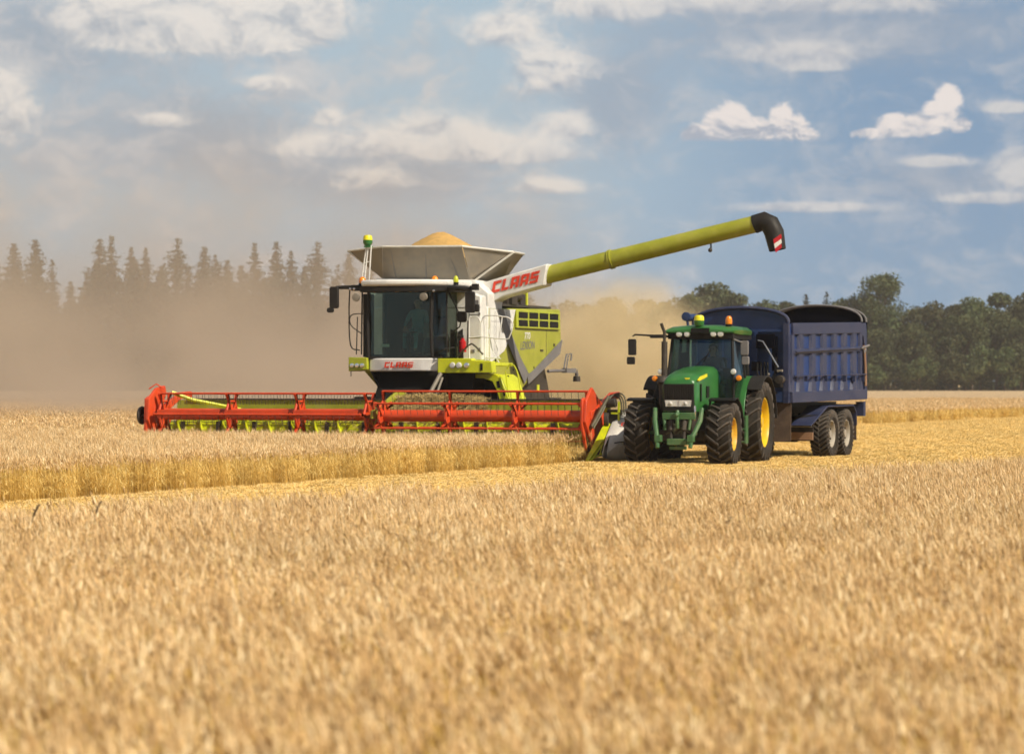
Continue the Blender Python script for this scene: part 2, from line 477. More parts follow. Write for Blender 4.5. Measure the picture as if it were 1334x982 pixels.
lits = (softh * 0.45 + (nA - nB) * 2.4 + nn * .40 + 0.48).ss(-0.30, 0.95)
# elsewhere in the sky: ordinary broken cloud
outside = ((az.absv() - 10.0) * 0.4).mx((el - 8.0) * 0.4).mn(1.0).mx(0.0)
kgen = (med * 0.6 + big * 0.6).ss(0.58, 0.75) * outside * 0.8
# clear air behind the clouds, deeper blue to the right, paler and greyer to the left and at the horizon
S = 10.0   # Background strength is 0.1
def c10(r, g, b):
    def l(v):
        v /= 255.0
        return (v / 12.92 if v <= .04045 else ((v + .055) / 1.055) ** 2.4) * S
    return (l(r), l(g), l(b))
lr = az.ss(-8.0, 8.0)
mid = az.ss(-1.0, 7.0)
lo = mixc(nt, lr, c10(172, 178, 183), c10(143, 166, 188))
hi = mixc(nt, mid, c10(172, 193, 207), c10(130, 158, 187))
base = mixc(nt, el.ss(0.2, 3.6), lo, hi)
wide = el.ss(6.5, 22.0)
nis = nd(nt, 'ShaderNodeVectorMath', operation='SCALE'); nt.links.new(sky.outputs[0], nis.inputs[0]); nis.inputs['Scale'].default_value = 0.36
base = mixc(nt, wide, base, nis.outputs[0])
lit = mixc(nt, litc, c10(168, 176, 190), c10(232, 224, 220))
softc = mixc(nt, lits, mixc(nt, lr, c10(168, 176, 186), c10(160, 170, 186)), c10(234, 228, 221))
softc = mixc(nt, az.ss(-1.0, 6.0) * .45, softc, c10(176, 182, 192))
shade = mixc(nt, lr, c10(158, 166, 178), c10(156, 168, 184))
c = mixc(nt, kg, base, shade)
c = mixc(nt, kv, c, mixc(nt, lits, c10(170, 178, 188), c10(206, 204, 204)))
c = mixc(nt, ks * 0.88, c, softc)
c = mixc(nt, kc, c, lit)
c = mixc(nt, kgen, c, c10(190, 192, 198))
# below the horizon: plain field colour
c = mixc(nt, el.ss(-0.6, -0.1), c10(150, 128, 95), c)
bg = nd(nt, 'ShaderNodeBackground', Strength=0.1); nt.links.new(c, bg.inputs[0])
ow = nt.nodes.new('ShaderNodeOutputWorld'); nt.links.new(bg.outputs[0], ow.inputs[0])
SC.view_settings.view_transform = 'Standard'; SC.view_settings.look = 'None'
SC.view_settings.exposure = 0.0; SC.view_settings.gamma = 1.0
SC.view_settings.use_curve_mapping = False
cy = SC.cycles
SC.render.engine = 'CYCLES'
cy.max_bounces = 6; cy.diffuse_bounces = 2; cy.glossy_bounces = 2; cy.transmission_bounces = 3; cy.transparent_max_bounces = 12
cy.volume_bounces = 1; cy.use_denoising = True; cy.caustics_reflective = False; cy.caustics_refractive = False
cy.use_adaptive_sampling = True; cy.adaptive_threshold = 0.03; cy.adaptive_min_samples = 20
cy.sample_clamp_indirect = 4.0; cy.volume_step_rate = 1.0; cy.volume_max_steps = 64
# ------------------------------------------------------------------ field
import numpy as np
H_U = (cos(radians(20)), -sin(radians(20)))     # across the rows
H_V = (sin(radians(20)), cos(radians(20)))      # along the rows
rng = np.random.default_rng(11)

def ground_mat():
    m, nt, out = newmat('stubble_ground')
    g = nt.nodes.new('ShaderNodeNewGeometry').outputs['Position']
    mp = nd(nt, 'ShaderNodeMapping'); nt.links.new(g, mp.inputs['Vector']); mp.inputs['Rotation'].default_value = (0, 0, radians(20))
    mp.inputs['Scale'].default_value = (1, .06, 1)
    a = noise(nt, mp.outputs[0], 6.0, 5, .7); b = noise(nt, g, 1.2, 5, .6); f = noise(nt, g, 25, 3, .7)
    c = mixc(nt, a.ss(.35, .65), (0.62, 0.43, 0.12), (0.82, 0.62, 0.22))
    c = mixc(nt, f.ss(.30, .62), (0.34, 0.22, 0.08), c)
    c = mixc(nt, b.ss(.4, .75) * .4, c, (0.46, 0.33, 0.14))
    bs = nd(nt, 'ShaderNodeBsdfPrincipled', Roughness=.9); nt.links.new(c, bs.inputs['Base Color'])
    nt.links.new(bs.outputs[0], out.inputs[0])
    return m
def canopy_mat():
    m, nt, out = newmat('far_wheat')
    g = nt.nodes.new('ShaderNodeNewGeometry').outputs['Position']
    a = noise(nt, g, 3.0, 6, .75); b = noise(nt, g, .05, 4, .6)
    c = mixc(nt, a.ss(.3, .7), (0.56, 0.38, 0.20), (0.82, 0.60, 0.34))
    c = mixc(nt, b.ss(.35, .7) * .5, c, (0.66, 0.46, 0.24))
    bs = nd(nt, 'ShaderNodeBsdfPrincipled', Roughness=.9); nt.links.new(c, bs.inputs['Base Color'])
    bn = nd(nt, 'ShaderNodeBump', Strength=1.0, Distance=.3); nt.links.new(a.s, bn.inputs['Height']); nt.links.new(bn.outputs[0], bs.inputs['Normal'])
    nt.links.new(bs.outputs[0], out.inputs[0])
    return m
def plant_mat(name, c0, c1, c2, transl=0.3, rows=False):
    m, nt, out = newmat(name)
    at = nd(nt, 'ShaderNodeAttribute', attribute_name='tint')
    t = E(nt, at.outputs['Fac'])
    c = mixc(nt, t.ss(0.0, 0.5), c0, c1); c = mixc(nt, t.ss(0.5, 1.0), c, c2)
    g = nt.nodes.new('ShaderNodeNewGeometry').outputs['Position']
    if rows:
        mp = nd(nt, 'ShaderNodeMapping'); nt.links.new(g, mp.inputs['Vector']); mp.inputs['Rotation'].default_value = (0, 0, radians(20)); mp.inputs['Scale'].default_value = (1, .03, 0)
        b = noise(nt, mp.outputs[0], 1.6, 5, .7) * 1.5 - 0.25
    else: b = noise(nt, g, .35, 4, .6)
    hs = nd(nt, 'ShaderNodeHueSaturation'); nt.links.new(c, hs.inputs['Color'])
    nt.links.new((b * .5 + .75).s, hs.inputs['Value'])
    d = nd(nt, 'ShaderNodeBsdfPrincipled', Roughness=.6); nt.links.new(hs.outputs[0], d.inputs['Base Color'])
    tr = nd(nt, 'ShaderNodeBsdfTranslucent'); nt.links.new(hs.outputs[0], tr.inputs['Color'])
    mx = nd(nt, 'ShaderNodeMixShader'); mx.inputs[0].default_value = transl
    nt.links.new(d.outputs[0], mx.inputs[1]); nt.links.new(tr.outputs[0], mx.inputs[2])
    nt.links.new(mx.outputs[0], out.inputs[0])
    return m
M['ear'] = plant_mat('wheat_ear', (0.36, 0.205, 0.080), (0.80, 0.53, 0.235), (0.98, 0.78, 0.46), .15)
M['stem'] = plant_mat('wheat_stem', (0.52, 0.32, 0.07), (0.85, 0.59, 0.17), (0.96, 0.77, 0.32), .3)

M['stub'] = plant_mat('cut_straw', (0.50, 0.31, 0.07), (0.84, 0.57, 0.18), (0.97, 0.78, 0.38), .2, rows=True)
# the ground, one sheet to the horizon
mb = MB(); mb.add([(-6000, -200, 0), (6000, -200, 0), (6000, 9000, 0), (-6000, 9000, 0)], [(0, 1, 2, 3)])
tag(mb.build('ground', ground_mat(), smooth=0), kind='structure')

def edgeA(x):
    xs = [-16, -4.9, 0, 2.4, 9, 30]; ys = [16, 29.8, 37.0, 41.0, 52.8, 88]
    return np.interp(x, xs, ys)

def tile(name, size, n, lod, seed, kind='crop'):
    """one patch of straw stalks; instanced over the field"""
    r = random.Random(seed)
    V = []; Fc = []; MI = []; T = []
    def strip(p, q, w, mi, t, dirx=1):
        # flat ribbon p->q
        a = r.uniform(0, pi); dx, dy = cos(a) * w / 2, sin(a) * w / 2
        i = len(V)
        V.extend([(p[0] - dx, p[1] - dy, p[2]), (p[0] + dx, p[1] + dy, p[2]), (q[0] + dx * .7, q[1] + dy * .7, q[2]), (q[0] - dx * .7, q[1] - dy * .7, q[2])])
        Fc.append((i, i + 1, i + 2, i + 3)); MI.append(mi); T.extend([t] * 4)
    def spindle(p, q, w, mi, t, k=5):
        d = Vector(q) - Vector(p); a, b = frame_axes(d)
        prof = [(0, .25), (.18, .8), (.55, 1.0), (.85, .7), (1.0, .12)]
        i0 = len(V)
        for s, rr in prof:
            for j in range(k):
                th = 2 * pi * j / k
                c = Vector(p) + d * s + (a * cos(th) * 1.0 + b * sin(th) * .75) * (w * rr * (1 + .25 * r.uniform(-1, 1)))
                V.append(tuple(c)); T.append(min(1, max(0, t + r.uniform(-.25, .25))))
        for s in range(len(prof) - 1):
            for j in range(k):
                j2 = (j + 1) % k
                Fc.append((i0 + s * k + j, i0 + s * k + j2, i0 + (s + 1) * k + j2, i0 + (s + 1) * k + j)); MI.append(mi)
    for _ in range(n):
        x = r.uniform(-.5, .5) * size; y = r.uniform(-.5, .5) * size
        t = min(1, max(0, r.gauss(.5, .32)))
        if kind == 'crop':
            h = r.gauss(.565, .042) * (0.9 if r.random() < .1 else 1)
            th = r.gauss(pi * .9, 1.1); le = abs(r.gauss(.07, .05))
            lx, ly = cos(th) * le, sin(th) * le
            w = .0045 if lod == 0 else .012
            mid = (x + lx * .35, y + ly * .35, h * .55); top = (x + lx, y + ly, h)
            strip((x, y, 0), mid, w, 1, t); strip(mid, top, w, 1, t)
            if lod == 0: strip((x, y, 0), mid, w, 1, t)
            L = r.uniform(.055, .085) if lod == 0 else r.uniform(.07, .10)
            nod = r.uniform(.05, .75) if r.random() < .82 else r.uniform(1.0, 2.3)
            ex = cos(th) * sin(nod) * L; ey = sin(th) * sin(nod) * L; ez = cos(nod) * L
            spindle(top, (top[0] + ex, top[1] + ey, top[2] + ez), .0068 if lod == 0 else .0135, 0, t, 5 if lod == 0 else 3)
            if lod == 0:
                # short awns at the tip
                tip = (top[0] + ex, top[1] + ey, top[2] + ez)
                for _k in range(3):
                    strip(tuple(a * .4 + b * .6 for a, b in zip(top, tip)), (tip[0] + ex * .5 + r.uniform(-.02, .02), tip[1] + ey * .5 + r.uniform(-.02, .02), tip[2] + ez * .45 + r.uniform(-.01, .02)), .0018, 0, min(1, t + .2))
            for _k in range(1 if lod == 0 and r.random() < .5 else 2):
                # dry leaf, bent over
                z0 = r.uniform(.12, .42); a = r.uniform(0, 2 * pi); ll = r.uniform(.08, .18)
                p = (x + lx * .4, y + ly * .4, z0); q = (p[0] + cos(a) * ll * .6, p[1] + sin(a) * ll * .6, z0 + ll * .35)
                e = (p[0] + cos(a) * ll, p[1] + sin(a) * ll, z0 - ll * .2)
                strip(p, q, .010 if lod == 0 else .02, 1, min(1, t + .15)); strip(q, e, .008 if lod == 0 else .016, 1, min(1, t + .15))
    if kind == 'stubble':
        rows = 8
        for i in range(rows):
            for k in range(n // rows):
                x = -size / 2 + (i + .5) * size / rows + r.gauss(0, .012); y = r.uniform(-.5, .5) * size
                t = min(1, max(0, r.gauss(.55, .25))); h = r.uniform(.05, .11)
                strip((x, y, 0), (x + r.gauss(0, .015), y + r.gauss(0, .015), h), .012, 1, t)
        for k in range(int(n * 2.6)):
            x = r.uniform(-.5, .5) * size; y = r.uniform(-.5, .5) * size; a = r.gauss(pi / 2, .7); L = r.uniform(.06, .18); z = r.uniform(.015, .08)
            i = len(V); t = min(1, max(0, r.gauss(.65, .25)))
            dx, dy = cos(a) * L / 2, sin(a) * L / 2; dz = r.uniform(-.02, .02); w = .004
            V.extend([(x - dx, y - dy, z - dz), (x - dx, y - dy, z - dz + w * 2), (x + dx, y + dy, z + dz + w * 2), (x + dx, y + dy, z + dz)])
            Fc.append((i, i + 1, i + 2, i + 3)); MI.append(1); T.extend([t] * 4)
    me = bpy.data.meshes.new(name); me.from_pydata(V, [], Fc)
    me.materials.append(M['ear']); me.materials.append(M['stem'] if kind == 'crop' else M['stub'])
    me.polygons.foreach_set('material_index', MI)
    at = me.attributes.new('tint', 'FLOAT', 'POINT'); at.data.foreach_set('value', T)
    return bpy.data.objects.new(name, me)

def scatter(name, label, cat, protos, pts, rots, scl, zs):
    """points carrying patches of stalks, as one object"""
    me = bpy.data.meshes.new(name)
    me.vertices.add(len(pts)); me.vertices.foreach_set('co', np.c_[pts, np.zeros(len(pts))].astype(np.float32).ravel())
    for nm, arr in (('rz', rots), ('sc', scl), ('sz', zs)):
        a = me.attributes.new(nm, 'FLOAT', 'POINT'); a.data.foreach_set('value', arr.astype(np.float32))
    o = bpy.data.objects.new(name, me); COL.objects.link(o)
    c = bpy.data.collections.new(name + '_patches')
    for p in protos: c.objects.link(p)
    ng = bpy.data.node_groups.new(name, 'GeometryNodeTree')
    ng.interface.new_socket('Geometry', in_out='INPUT', socket_type='NodeSocketGeometry')
    ng.interface.new_socket('Geometry', in_out='OUTPUT', socket_type='NodeSocketGeometry')
    gi = ng.nodes.new('NodeGroupInput'); go = ng.nodes.new('NodeGroupOutput')
    m2p = ng.nodes.new('GeometryNodeMeshToPoints')
    ci = ng.nodes.new('GeometryNodeCollectionInfo'); ci.inputs['Collection'].default_value = c
    ci.inputs['Separate Children'].default_value = True; ci.inputs['Reset Children'].default_value = True
    ip = ng.nodes.new('GeometryNodeInstanceOnPoints'); ip.inputs['Pick Instance'].default_value = True
    def attr(n_):
        a = ng.nodes.new('GeometryNodeInputNamedAttribute'); a.data_type = 'FLOAT'; a.inputs['Name'].default_value = n_; return a.outputs[0]
    cr = ng.nodes.new('ShaderNodeCombineXYZ'); ng.links.new(attr('rz'), cr.inputs[2])
    cs = ng.nodes.new('ShaderNodeCombineXYZ'); ng.links.new(attr('sc'), cs.inputs[0]); ng.links.new(attr('sc'), cs.inputs[1]); ng.links.new(attr('sz'), cs.inputs[2])
    L = ng.links.new
    L(gi.outputs[0], m2p.inputs[0]); L(m2p.outputs[0], ip.inputs['Points']); L(ci.outputs[0], ip.inputs['Instance'])
    L(cr.outputs[0], ip.inputs['Rotation']); L(cs.outputs[0], ip.inputs['Scale']); L(ip.outputs[0], go.inputs[0])
    md = o.modifiers.new('patches', 'NODES'); md.node_group = ng
    tag(o, label, cat, kind='stuff')
    return o

def grid(size, y0, y1, keep, margin=1.18, pad=1.5, rot=0.0):
    ys = np.arange(y0, y1, size); out = []
    R_ = max(y1 * .17 * margin + pad, y1)
    if rot:
        # a grid aligned with the rows
        us = np.arange(-y1 * .6 - 20, y1 * .3 + 20, size); vs = np.arange(y0 * .8 - 10, y1 * 1.1 + 20, size)
        U, Vv = np.meshgrid(us, vs); X_ = U * H_U[0] + Vv * H_V[0]; Y_ = U * H_U[1] + Vv * H_V[1]
    else:
        xs = np.arange(-y1 * .19 - 3, y1 * .19 + 3, size); X_, Y_ = np.meshgrid(xs, ys)
    X_ = X_.ravel(); Y_ = Y_.ravel()
    k = (Y_ > y0) & (Y_ < y1) & (np.abs(X_) < Y_ * .155 * margin + pad)
    X_, Y_ = X_[k], Y_[k]
    U = X_ * H_U[0] + Y_ * H_U[1]; Vv = X_ * H_V[0] + Y_ * H_V[1]
    k = keep(X_, Y_, U, Vv)
    return np.c_[X_[k], Y_[k]]

def inB(X_, Y_, U, Vv):
    wob = .05 * np.sin(Vv * 1.7) + .04 * np.sin(Vv * 4.1 + 1)
    return ((U < -34.95 + wob) | ((U < -23.75 + wob) & (Vv < 70.35))) & (Y_ > edgeA(X_) + 3)
def inA(X_, Y_, U, Vv): return Y_ < edgeA(X_)
def inS(X_, Y_, U, Vv): return ~inA(X_, Y_, U, Vv) & ~inB(X_, Y_, U, Vv)

def place(name, label, cat, protos, pts, rotj=.5, sj=.06, jit=.08, base=0.0):
    n = len(pts)
    pts = pts + rng.uniform(-jit, jit, (n, 2))
    if name == 'stubble':
        U_ = pts[:, 0] * H_U[0] + pts[:, 1] * H_U[1]
        und = .5 + 1.6 * np.sin(U_ * 2.1) * np.sin(U_ * .7 + .5)
    else: und = .5 + .5 * np.sin(pts[:, 0] * .55 + 1.3 * np.sin(pts[:, 1] * .21)) * np.cos(pts[:, 1] * .33)
    zs = 1.0 + sj * (und - .5) * 1.4 + rng.uniform(-sj, sj, n)
    return scatter(name, label, cat, protos, pts, base + rng.uniform(-rotj, rotj, n), rng.uniform(.95, 1.1, n), zs)

near_t = [tile('wheat_patch', .5, 105, 0, 100 + i) for i in range(8)]
far_t = [tile('wheat_patch_far', 1.0, 190, 1, 200 + i) for i in range(6)]
stub_t = [tile('stubble_patch', 1.0, 300, 1, 300 + i, 'stubble') for i in range(5)]
place('near_wheat', 'ripe wheat standing uncut across the whole foreground', 'wheat', near_t, grid(.5, 7.0, 100, inA))
place('standing_wheat', 'strip of ripe wheat still standing in front of the cutting header', 'wheat', near_t, grid(.5, 30, 84, inB), sj=.05)
place('distant_wheat', 'uncut wheat stretching back behind the machines to the trees', 'wheat', far_t, grid(1.0, 84, 260, inB, pad=3), sj=.05, jit=.15)
place('stubble', 'pale golden cut stubble with loose straw beneath the tractor', 'stubble', stub_t, grid(1.0, 20, 190, inS, pad=2, rot=1), rotj=.03, sj=.15, jit=.02, base=-radians(20))
# canopy of the wheat beyond the individual stalks, up to the woods
pl = []
def uv(u, v): return (u * H_U[0] + v * H_V[0], u * H_U[1] + v * H_V[1])
mb = MB()
a = uv(-34.9, 290); b = uv(-34.9, 2000)
mb.prism([(-900, 255), (a[0] - 12, 255), a, b, (-900, 2000)], 'z', .3, .585)
tag(mb.build('wheat_field', canopy_mat(), smooth=0), 'pale sweep of ripe wheat reaching the foot of the woods', 'wheat field', kind='stuff')

# a few weeds standing above the near wheat
M['weed'] = paint('dry_weed', (0.12, 0.075, 0.03), .8, dust=.1)
for px, py, D_, lean, lb in ((34, 668, 27.0, .10, 'tall dark weed stalk leaning right above the near wheat, furthest left'), (66, 664, 30.0, -.03, 'short upright dark weed stalk just right of the leaning one at far left'),
                         (118, 664, 28.0, .08, 'dark weed with a drooping head in the near wheat left of the red header end'), (160, 668, 31.0, .0, 'thin straight weed stalk below the left end of the red reel'), (940, 684, 27.0, .07, 'small dark weed head in the near wheat below the tractor')):
    h_ = 1.8 - (py - 500) * D_ / F + .06; x_ = (px - 667) * D_ / F
    mb = MB(); mb.tube(cr([(0, 0, 0), (lean * .2, 0, h_ * .5), (lean * .5, 0, h_ * .85), (lean, 0, h_)]), [.006] * 12 + [.004], 5)
    for k in range(9):
        q = k / 8; a = k * 2.4
        mb.tube([(lean * (.6 + .4 * q), 0, h_ * (.9 + .1 * q)), (lean * (.6 + .4 * q) + .02 * cos(a), .02 * sin(a), h_ * (.9 + .1 * q) + .012)], [.011, .003], 4)
    o = mb.build('weed', M['weed']); o.location = (x_, D_, 0); tag(o, lb, 'weed', 'weeds in the near wheat')

# ------------------------------------------------------------------ trees
def leaf_mat(name, c0, c1, c2):
    m, nt, out = newmat(name)
    oi = nt.nodes.new('ShaderNodeObjectInfo'); at = nd(nt, 'ShaderNodeAttribute', attribute_name='tint')
    t = E(nt, at.outputs['Fac']); r = E(nt, oi.outputs['Random'])
    c = mixc(nt, t.ss(0, .6), c0, c1); c = mixc(nt, t.ss(.6, 1.0), c, c2)
    hs = nd(nt, 'ShaderNodeHueSaturation'); nt.links.new(c, hs.inputs['Color'])
    nt.links.new((r * .6 + .7).s, hs.inputs['Value']); nt.links.new((r * .05 + .475).s, hs.inputs['Hue'])
    d = nd(nt, 'ShaderNodeBsdfPrincipled', Roughness=.65); nt.links.new(hs.outputs[0], d.inputs['Base Color'])
    tr = nd(nt, 'ShaderNodeBsdfTranslucent'); nt.links.new(hs.outputs[0], tr.inputs['Color'])
    mx = nd(nt, 'ShaderNodeMixShader'); mx.inputs[0].default_value = .25
    nt.links.new(d.outputs[0], mx.inputs[1]); nt.links.new(tr.outputs[0], mx.inputs[2])
    nt.links.new(mx.outputs[0], out.inputs[0])
    return m
M['leaf'] = leaf_mat('broad_leaves', (0.045, 0.062, 0.018), (0.078, 0.096, 0.026), (0.16, 0.15, 0.05))
M['needle'] = leaf_mat('needles', (0.020, 0.030, 0.016), (0.035, 0.048, 0.022), (0.06, 0.07, 0.03))
M['bark'] = paint('bark', (0.10, 0.07, 0.05), .9, dust=.1)

def leaf_obj(name, V, T, mat, parent):
    n = len(V) // 4
    me = bpy.data.meshes.new(name)
    me.from_pydata(V, [], [(4 * i, 4 * i + 1, 4 * i + 2, 4 * i + 3) for i in range(n)])
    me.materials.append(mat)
    a = me.attributes.new('tint', 'FLOAT', 'POINT'); a.data.foreach_set('value', T)
    o = bpy.data.objects.new(name, me); COL.objects.link(o); o.parent = parent
    return o
def quad_at(V, T, p, s, r, t, flat=0.0):
    n = Vector((r.gauss(0, 1), r.gauss(0, 1), r.gauss(0, 1) + flat)).normalized()
    a, b = frame_axes(n); w = s * r.uniform(.6, 1.2); h = s * r.uniform(.5, 1.0)
    for x, y in ((-w, -h * .4), (w * .2, -h), (w, h * .3), (-w * .3, h)):
        q = Vector(p) + a * x * .5 + b * y * .5
        V.append(tuple(q)); T.append(t)
def broadleaf(seed, h, w, low=.08, lobes=18, leaves=6500, open_=0.0):
    """crown from the height fraction low up to h"""
    r = random.Random(seed)
    root = empty('broadleaf_tree')
    zc = h * (low + (1 - low) * .52); rz = h * (1 - low) * .5
    L = []
    for i in range(lobes):
        a = r.uniform(0, 2 * pi); e = r.uniform(-.9, 1.0); rad = sqrt(max(0, 1 - e * e)) * r.uniform(.35, .80)
        s = r.uniform(.26, .42) * w * .62
        L.append((cos(a) * rad * w / 2, sin(a) * rad * w / 2, zc + e * (rz - s * .6), s))
    L.append((0, 0, h - w * .2, w * .2)); 
    V = []; T = []
    for k in range(leaves):
        x, y, z, s = r.choice(L)
        d = Vector((r.gauss(0, 1), r.gauss(0, 1), r.gauss(0, 1))).normalized() * s * (r.random() ** .35)
        t = min(1, max(0, .45 + .25 * r.gauss(0, 1) + .2 * (hash((round(x, 2), seed)) % 100 / 100 - .5)))
        quad_at(V, T, (x + d.x, y + d.y, max(.1, z + d.z * .85)), .46 * (1 - open_ * .2), r, t)
    tb = MB(); rb = .022 * h
    tb.tube([(0, 0, 0), (.1, 0, h * .25), (-.1, .1, h * .55), (0, 0, h * .85)], [rb, rb * .8, rb * .5, rb * .15], 8)
    for x, y, z, s in L[:9]:
        tb.tube([(0, 0, z * .55), (x * .5, y * .5, z * .8), (x, y, z)], [rb * .4, rb * .25, rb * .1], 5)
    tb.build('trunk', M['bark'], root)
    leaf_obj('crown', V, T, M['leaf'], root)
    return root
def conifer(seed, h, w, dens=1.0, gap=0.0, top=1.0):
    r = random.Random(seed)
    root = empty('conifer_tree')
    V = []; T = []; z = h * .03
    while z < h * .99:
        f = (1 - z / h); Lr = w / 2 * (f ** (.88 * top)) * r.uniform(.62, 1.25) + .15
        if r.random() < gap * .5: Lr *= .4
        nb = 9
        for k in range(nb):
            a = 2 * pi * (k + r.random()) / nb; ll = Lr * r.uniform(.55, 1.15)
            if r.random() < gap * .6: continue
            nq = max(2, int(ll * 5.5 * dens))
            for j in range(nq):
                q = ((j + r.random()) / nq) ** .8
                zz = z + ll * (-.28 * q + .16 * q * q) + r.gauss(0, .12)
                quad_at(V, T, (cos(a) * ll * q + r.gauss(0, .12), sin(a) * ll * q + r.gauss(0, .12), max(.1, zz)), (.48 + .35 * min(1, f * 2.5)) * (1.1 - .45 * q), r, min(1, max(0, r.gauss(.45, .25))), flat=.5)
        z += max(.34, h * .020) * r.uniform(.7, 1.3)
    V2 = MB(); V2.tube([(0, 0, 0), (0, 0, h * .5), (0, 0, h)], [h * .016, h * .010, .02], 7); V2.build('trunk', M['bark'], root)
    leaf_obj('crown', V, T, M['needle'], root)
    return root
def copy_thing(src):
    c = src.copy(); COL.objects.link(c)
    for ch in list(src.children):
        d = ch.copy(); COL.objects.link(d); d.parent = c
        for g in list(ch.children):
            e = g.copy(); COL.objects.link(e); e.parent = d
    return c

DT = 600.0
def put(proto, used, px, top, depth, hproto, wscale=1.0, label=None, group=None, cat='tree', rz=None):
    o = proto if proto not in used else copy_thing(proto)
    used.add(proto)
    h = (500 - top) / F * depth + 1.8
    s = h / hproto
    o.location = ((px - 667) / F * depth, depth, 0)
    o.scale = (s * wscale, s * wscale, s)
    o.rotation_euler = (0, 0, random.uniform(0, 6.28) if rz is None else rz)
    tag(o, label, cat, group)
    return o
used = set()
rt = random.Random(5)
BL = [(broadleaf(21, 15, 9.0), 15), (broadleaf(22, 14, 8.0, lobes=20), 14), (broadleaf(23, 16, 7.5, lobes=14), 16), (broadleaf(24, 13, 9.5, lobes=18), 13), (broadleaf(25, 15, 7.0), 15)]
CN = [(conifer(41, 24, 14.0), 24), (conifer(42, 26, 12.0, gap=.25), 26), (conifer(43, 22, 15.0), 22), (conifer(44, 24, 10.5, .8, gap=.4), 24), (conifer(45, 23, 13.0, 1.1, top=.9), 23), (conifer(46, 25, 12.5, .9, gap=.15, top=.7), 25)]
BIG = broadleaf(30, 21, 10.5, low=.42, lobes=26, leaves=8000, open_=.3)
SM = broadleaf(33, 6.5, 6.0, low=.0, lobes=14, leaves=3200)
for o_ in (SM,): o_.name = 'hedge_tree'
# skyline of the right-hand wood
sky_r = [(700, 402), (742, 392), (770, 396), (800, 392), (836, 388), (866, 390), (890, 388), (905, 384), (937, 374), (958, 380), (985, 392), (1004, 391), (1028, 392), (1100, 394), (1130, 388), (1192, 396), (1215, 392), (1240, 396), (1262, 392), (1300, 379), (1322, 386), (1345, 382), (1372, 388), (1400, 384), (1430, 390)]
special = {937: 'rounded dark green tree rising above the treeline behind the tractor', 1300: 'domed green tree standing proud of the wood at far right',
           742: 'dusty pale tree beside the rear of the combine', 1130: 'dark green tree just left below the tall oak'}
GR = 'broadleaf trees along the edge of the right-hand wood'
for i, (px, top) in enumerate(sky_r):
    p, hp = BL[i % 5]
    put(p, used, px, top, DT + rt.uniform(5, 25), hp, 1.0 if px not in (937, 1300) else 1.15, special.get(px, 'broadleaf tree forming the skyline of the right-hand wood'), GR)
for i in range(30):
    px = 690 + i * 25 + rt.uniform(-8, 8)
    p, hp = BL[(i * 3 + 1) % 5]
    put(p, used, px, rt.uniform(402, 432), DT - rt.uniform(2, 16), hp, 1.05, 'mid-height broadleaf tree inside the edge of the right-hand wood', GR)
for i in range(34):
    px = 690 + i * 22 + rt.uniform(-8, 8)
    put(SM, used, px, rt.uniform(448, 475), DT - rt.uniform(20, 26), 6.5, 1.1, 'low bushy tree at the foot of the right-hand wood', 'low trees fringing the right-hand wood')
o = put(BIG, used, 1144, 354, DT + 8, 21, 1.0, 'tall round-crowned oak towering above the treeline right of the trailer'); o.name = 'oak_tree'
for px, top, lb in ((1050, 383, 'small pointed conifer behind the trailer, left of its pair'), (1077, 380, 'small pointed conifer behind the trailer, right of its pair'), (1108, 388, 'slim pointed conifer close left of the tall oak')):
    p, hp = CN[px % 6]; put(p, used, px, top, DT + 10, hp, 1.1, lb, 'conifers among the right-hand wood')
# left-hand conifers seen through the dust
con = [(-40, 330), (-12, 322), (18, 316), (46, 311), (68, 338), (92, 366), (130, 310), (145, 305), (171, 322), (190, 323), (231, 309), (212, 345), (266, 320), (280, 332), (296, 338), (314, 345), (332, 314), (360, 315), (379, 327), (413, 314), (397, 345), (455, 328), (440, 345), (482, 340), (505, 350), (535, 355), (570, 352), (605, 360), (640, 368), (672, 380)]
csp = {46: 'tall dusty conifer left of the gap in the dust-veiled row', 145: 'tallest twin-topped conifer right of the gap in the dust-veiled row', 231: 'lone ragged spruce standing clear in the middle of the dusty row', 332: 'slim columnar conifer in the dust-veiled row', 413: 'broad conifer nearest the combine in the dust-veiled row'}
for i, (px, top) in enumerate(con):
    p, hp = CN[(i * 5 + i // 3) % 6]
    put(p, used, px, top, DT + rt.uniform(-8, 14), hp, 1.05, csp.get(px, 'tall conifer veiled by dust left of the combine'), 'dust-veiled conifers behind the combine')
for i in range(34):
    px = -50 + i * 22 + rt.uniform(-9, 9)
    if 78 < px < 108: continue
    p, hp = CN[(i * 5 + 2) % 6]
    put(p, used, px, rt.uniform(336, 372), DT - rt.uniform(10, 24), hp, 1.35, 'shorter conifer in front of the dust-veiled row', 'dust-veiled conifers behind the combine')

# the depth of the wood behind its front trees, one mass
rw = random.Random(77); V = []; T = []
for k in range(52000):
    x = rw.uniform(-8, 128); tx = 12.6 + 2.2 * sin(x * .31) + 1.6 * sin(x * .83 + 1) + 1.0 * sin(x * 1.9)
    cl = .5 + .5 * sin(x * 1.3 + 2.0 * sin(x * .4)); zz = rw.uniform(0, tx)
    quad_at(V, T, (x, DT + 2 + rw.uniform(-2, 14) + 3 * cl, .15 + zz), .8, rw, min(1, max(0, rw.gauss(.4, .22))))
o = leaf_obj('woodland', V, T, M['leaf'], None)
tag(o, 'shaded mass of the wood filling in behind its front rank of trees', 'woodland', kind='stuff')
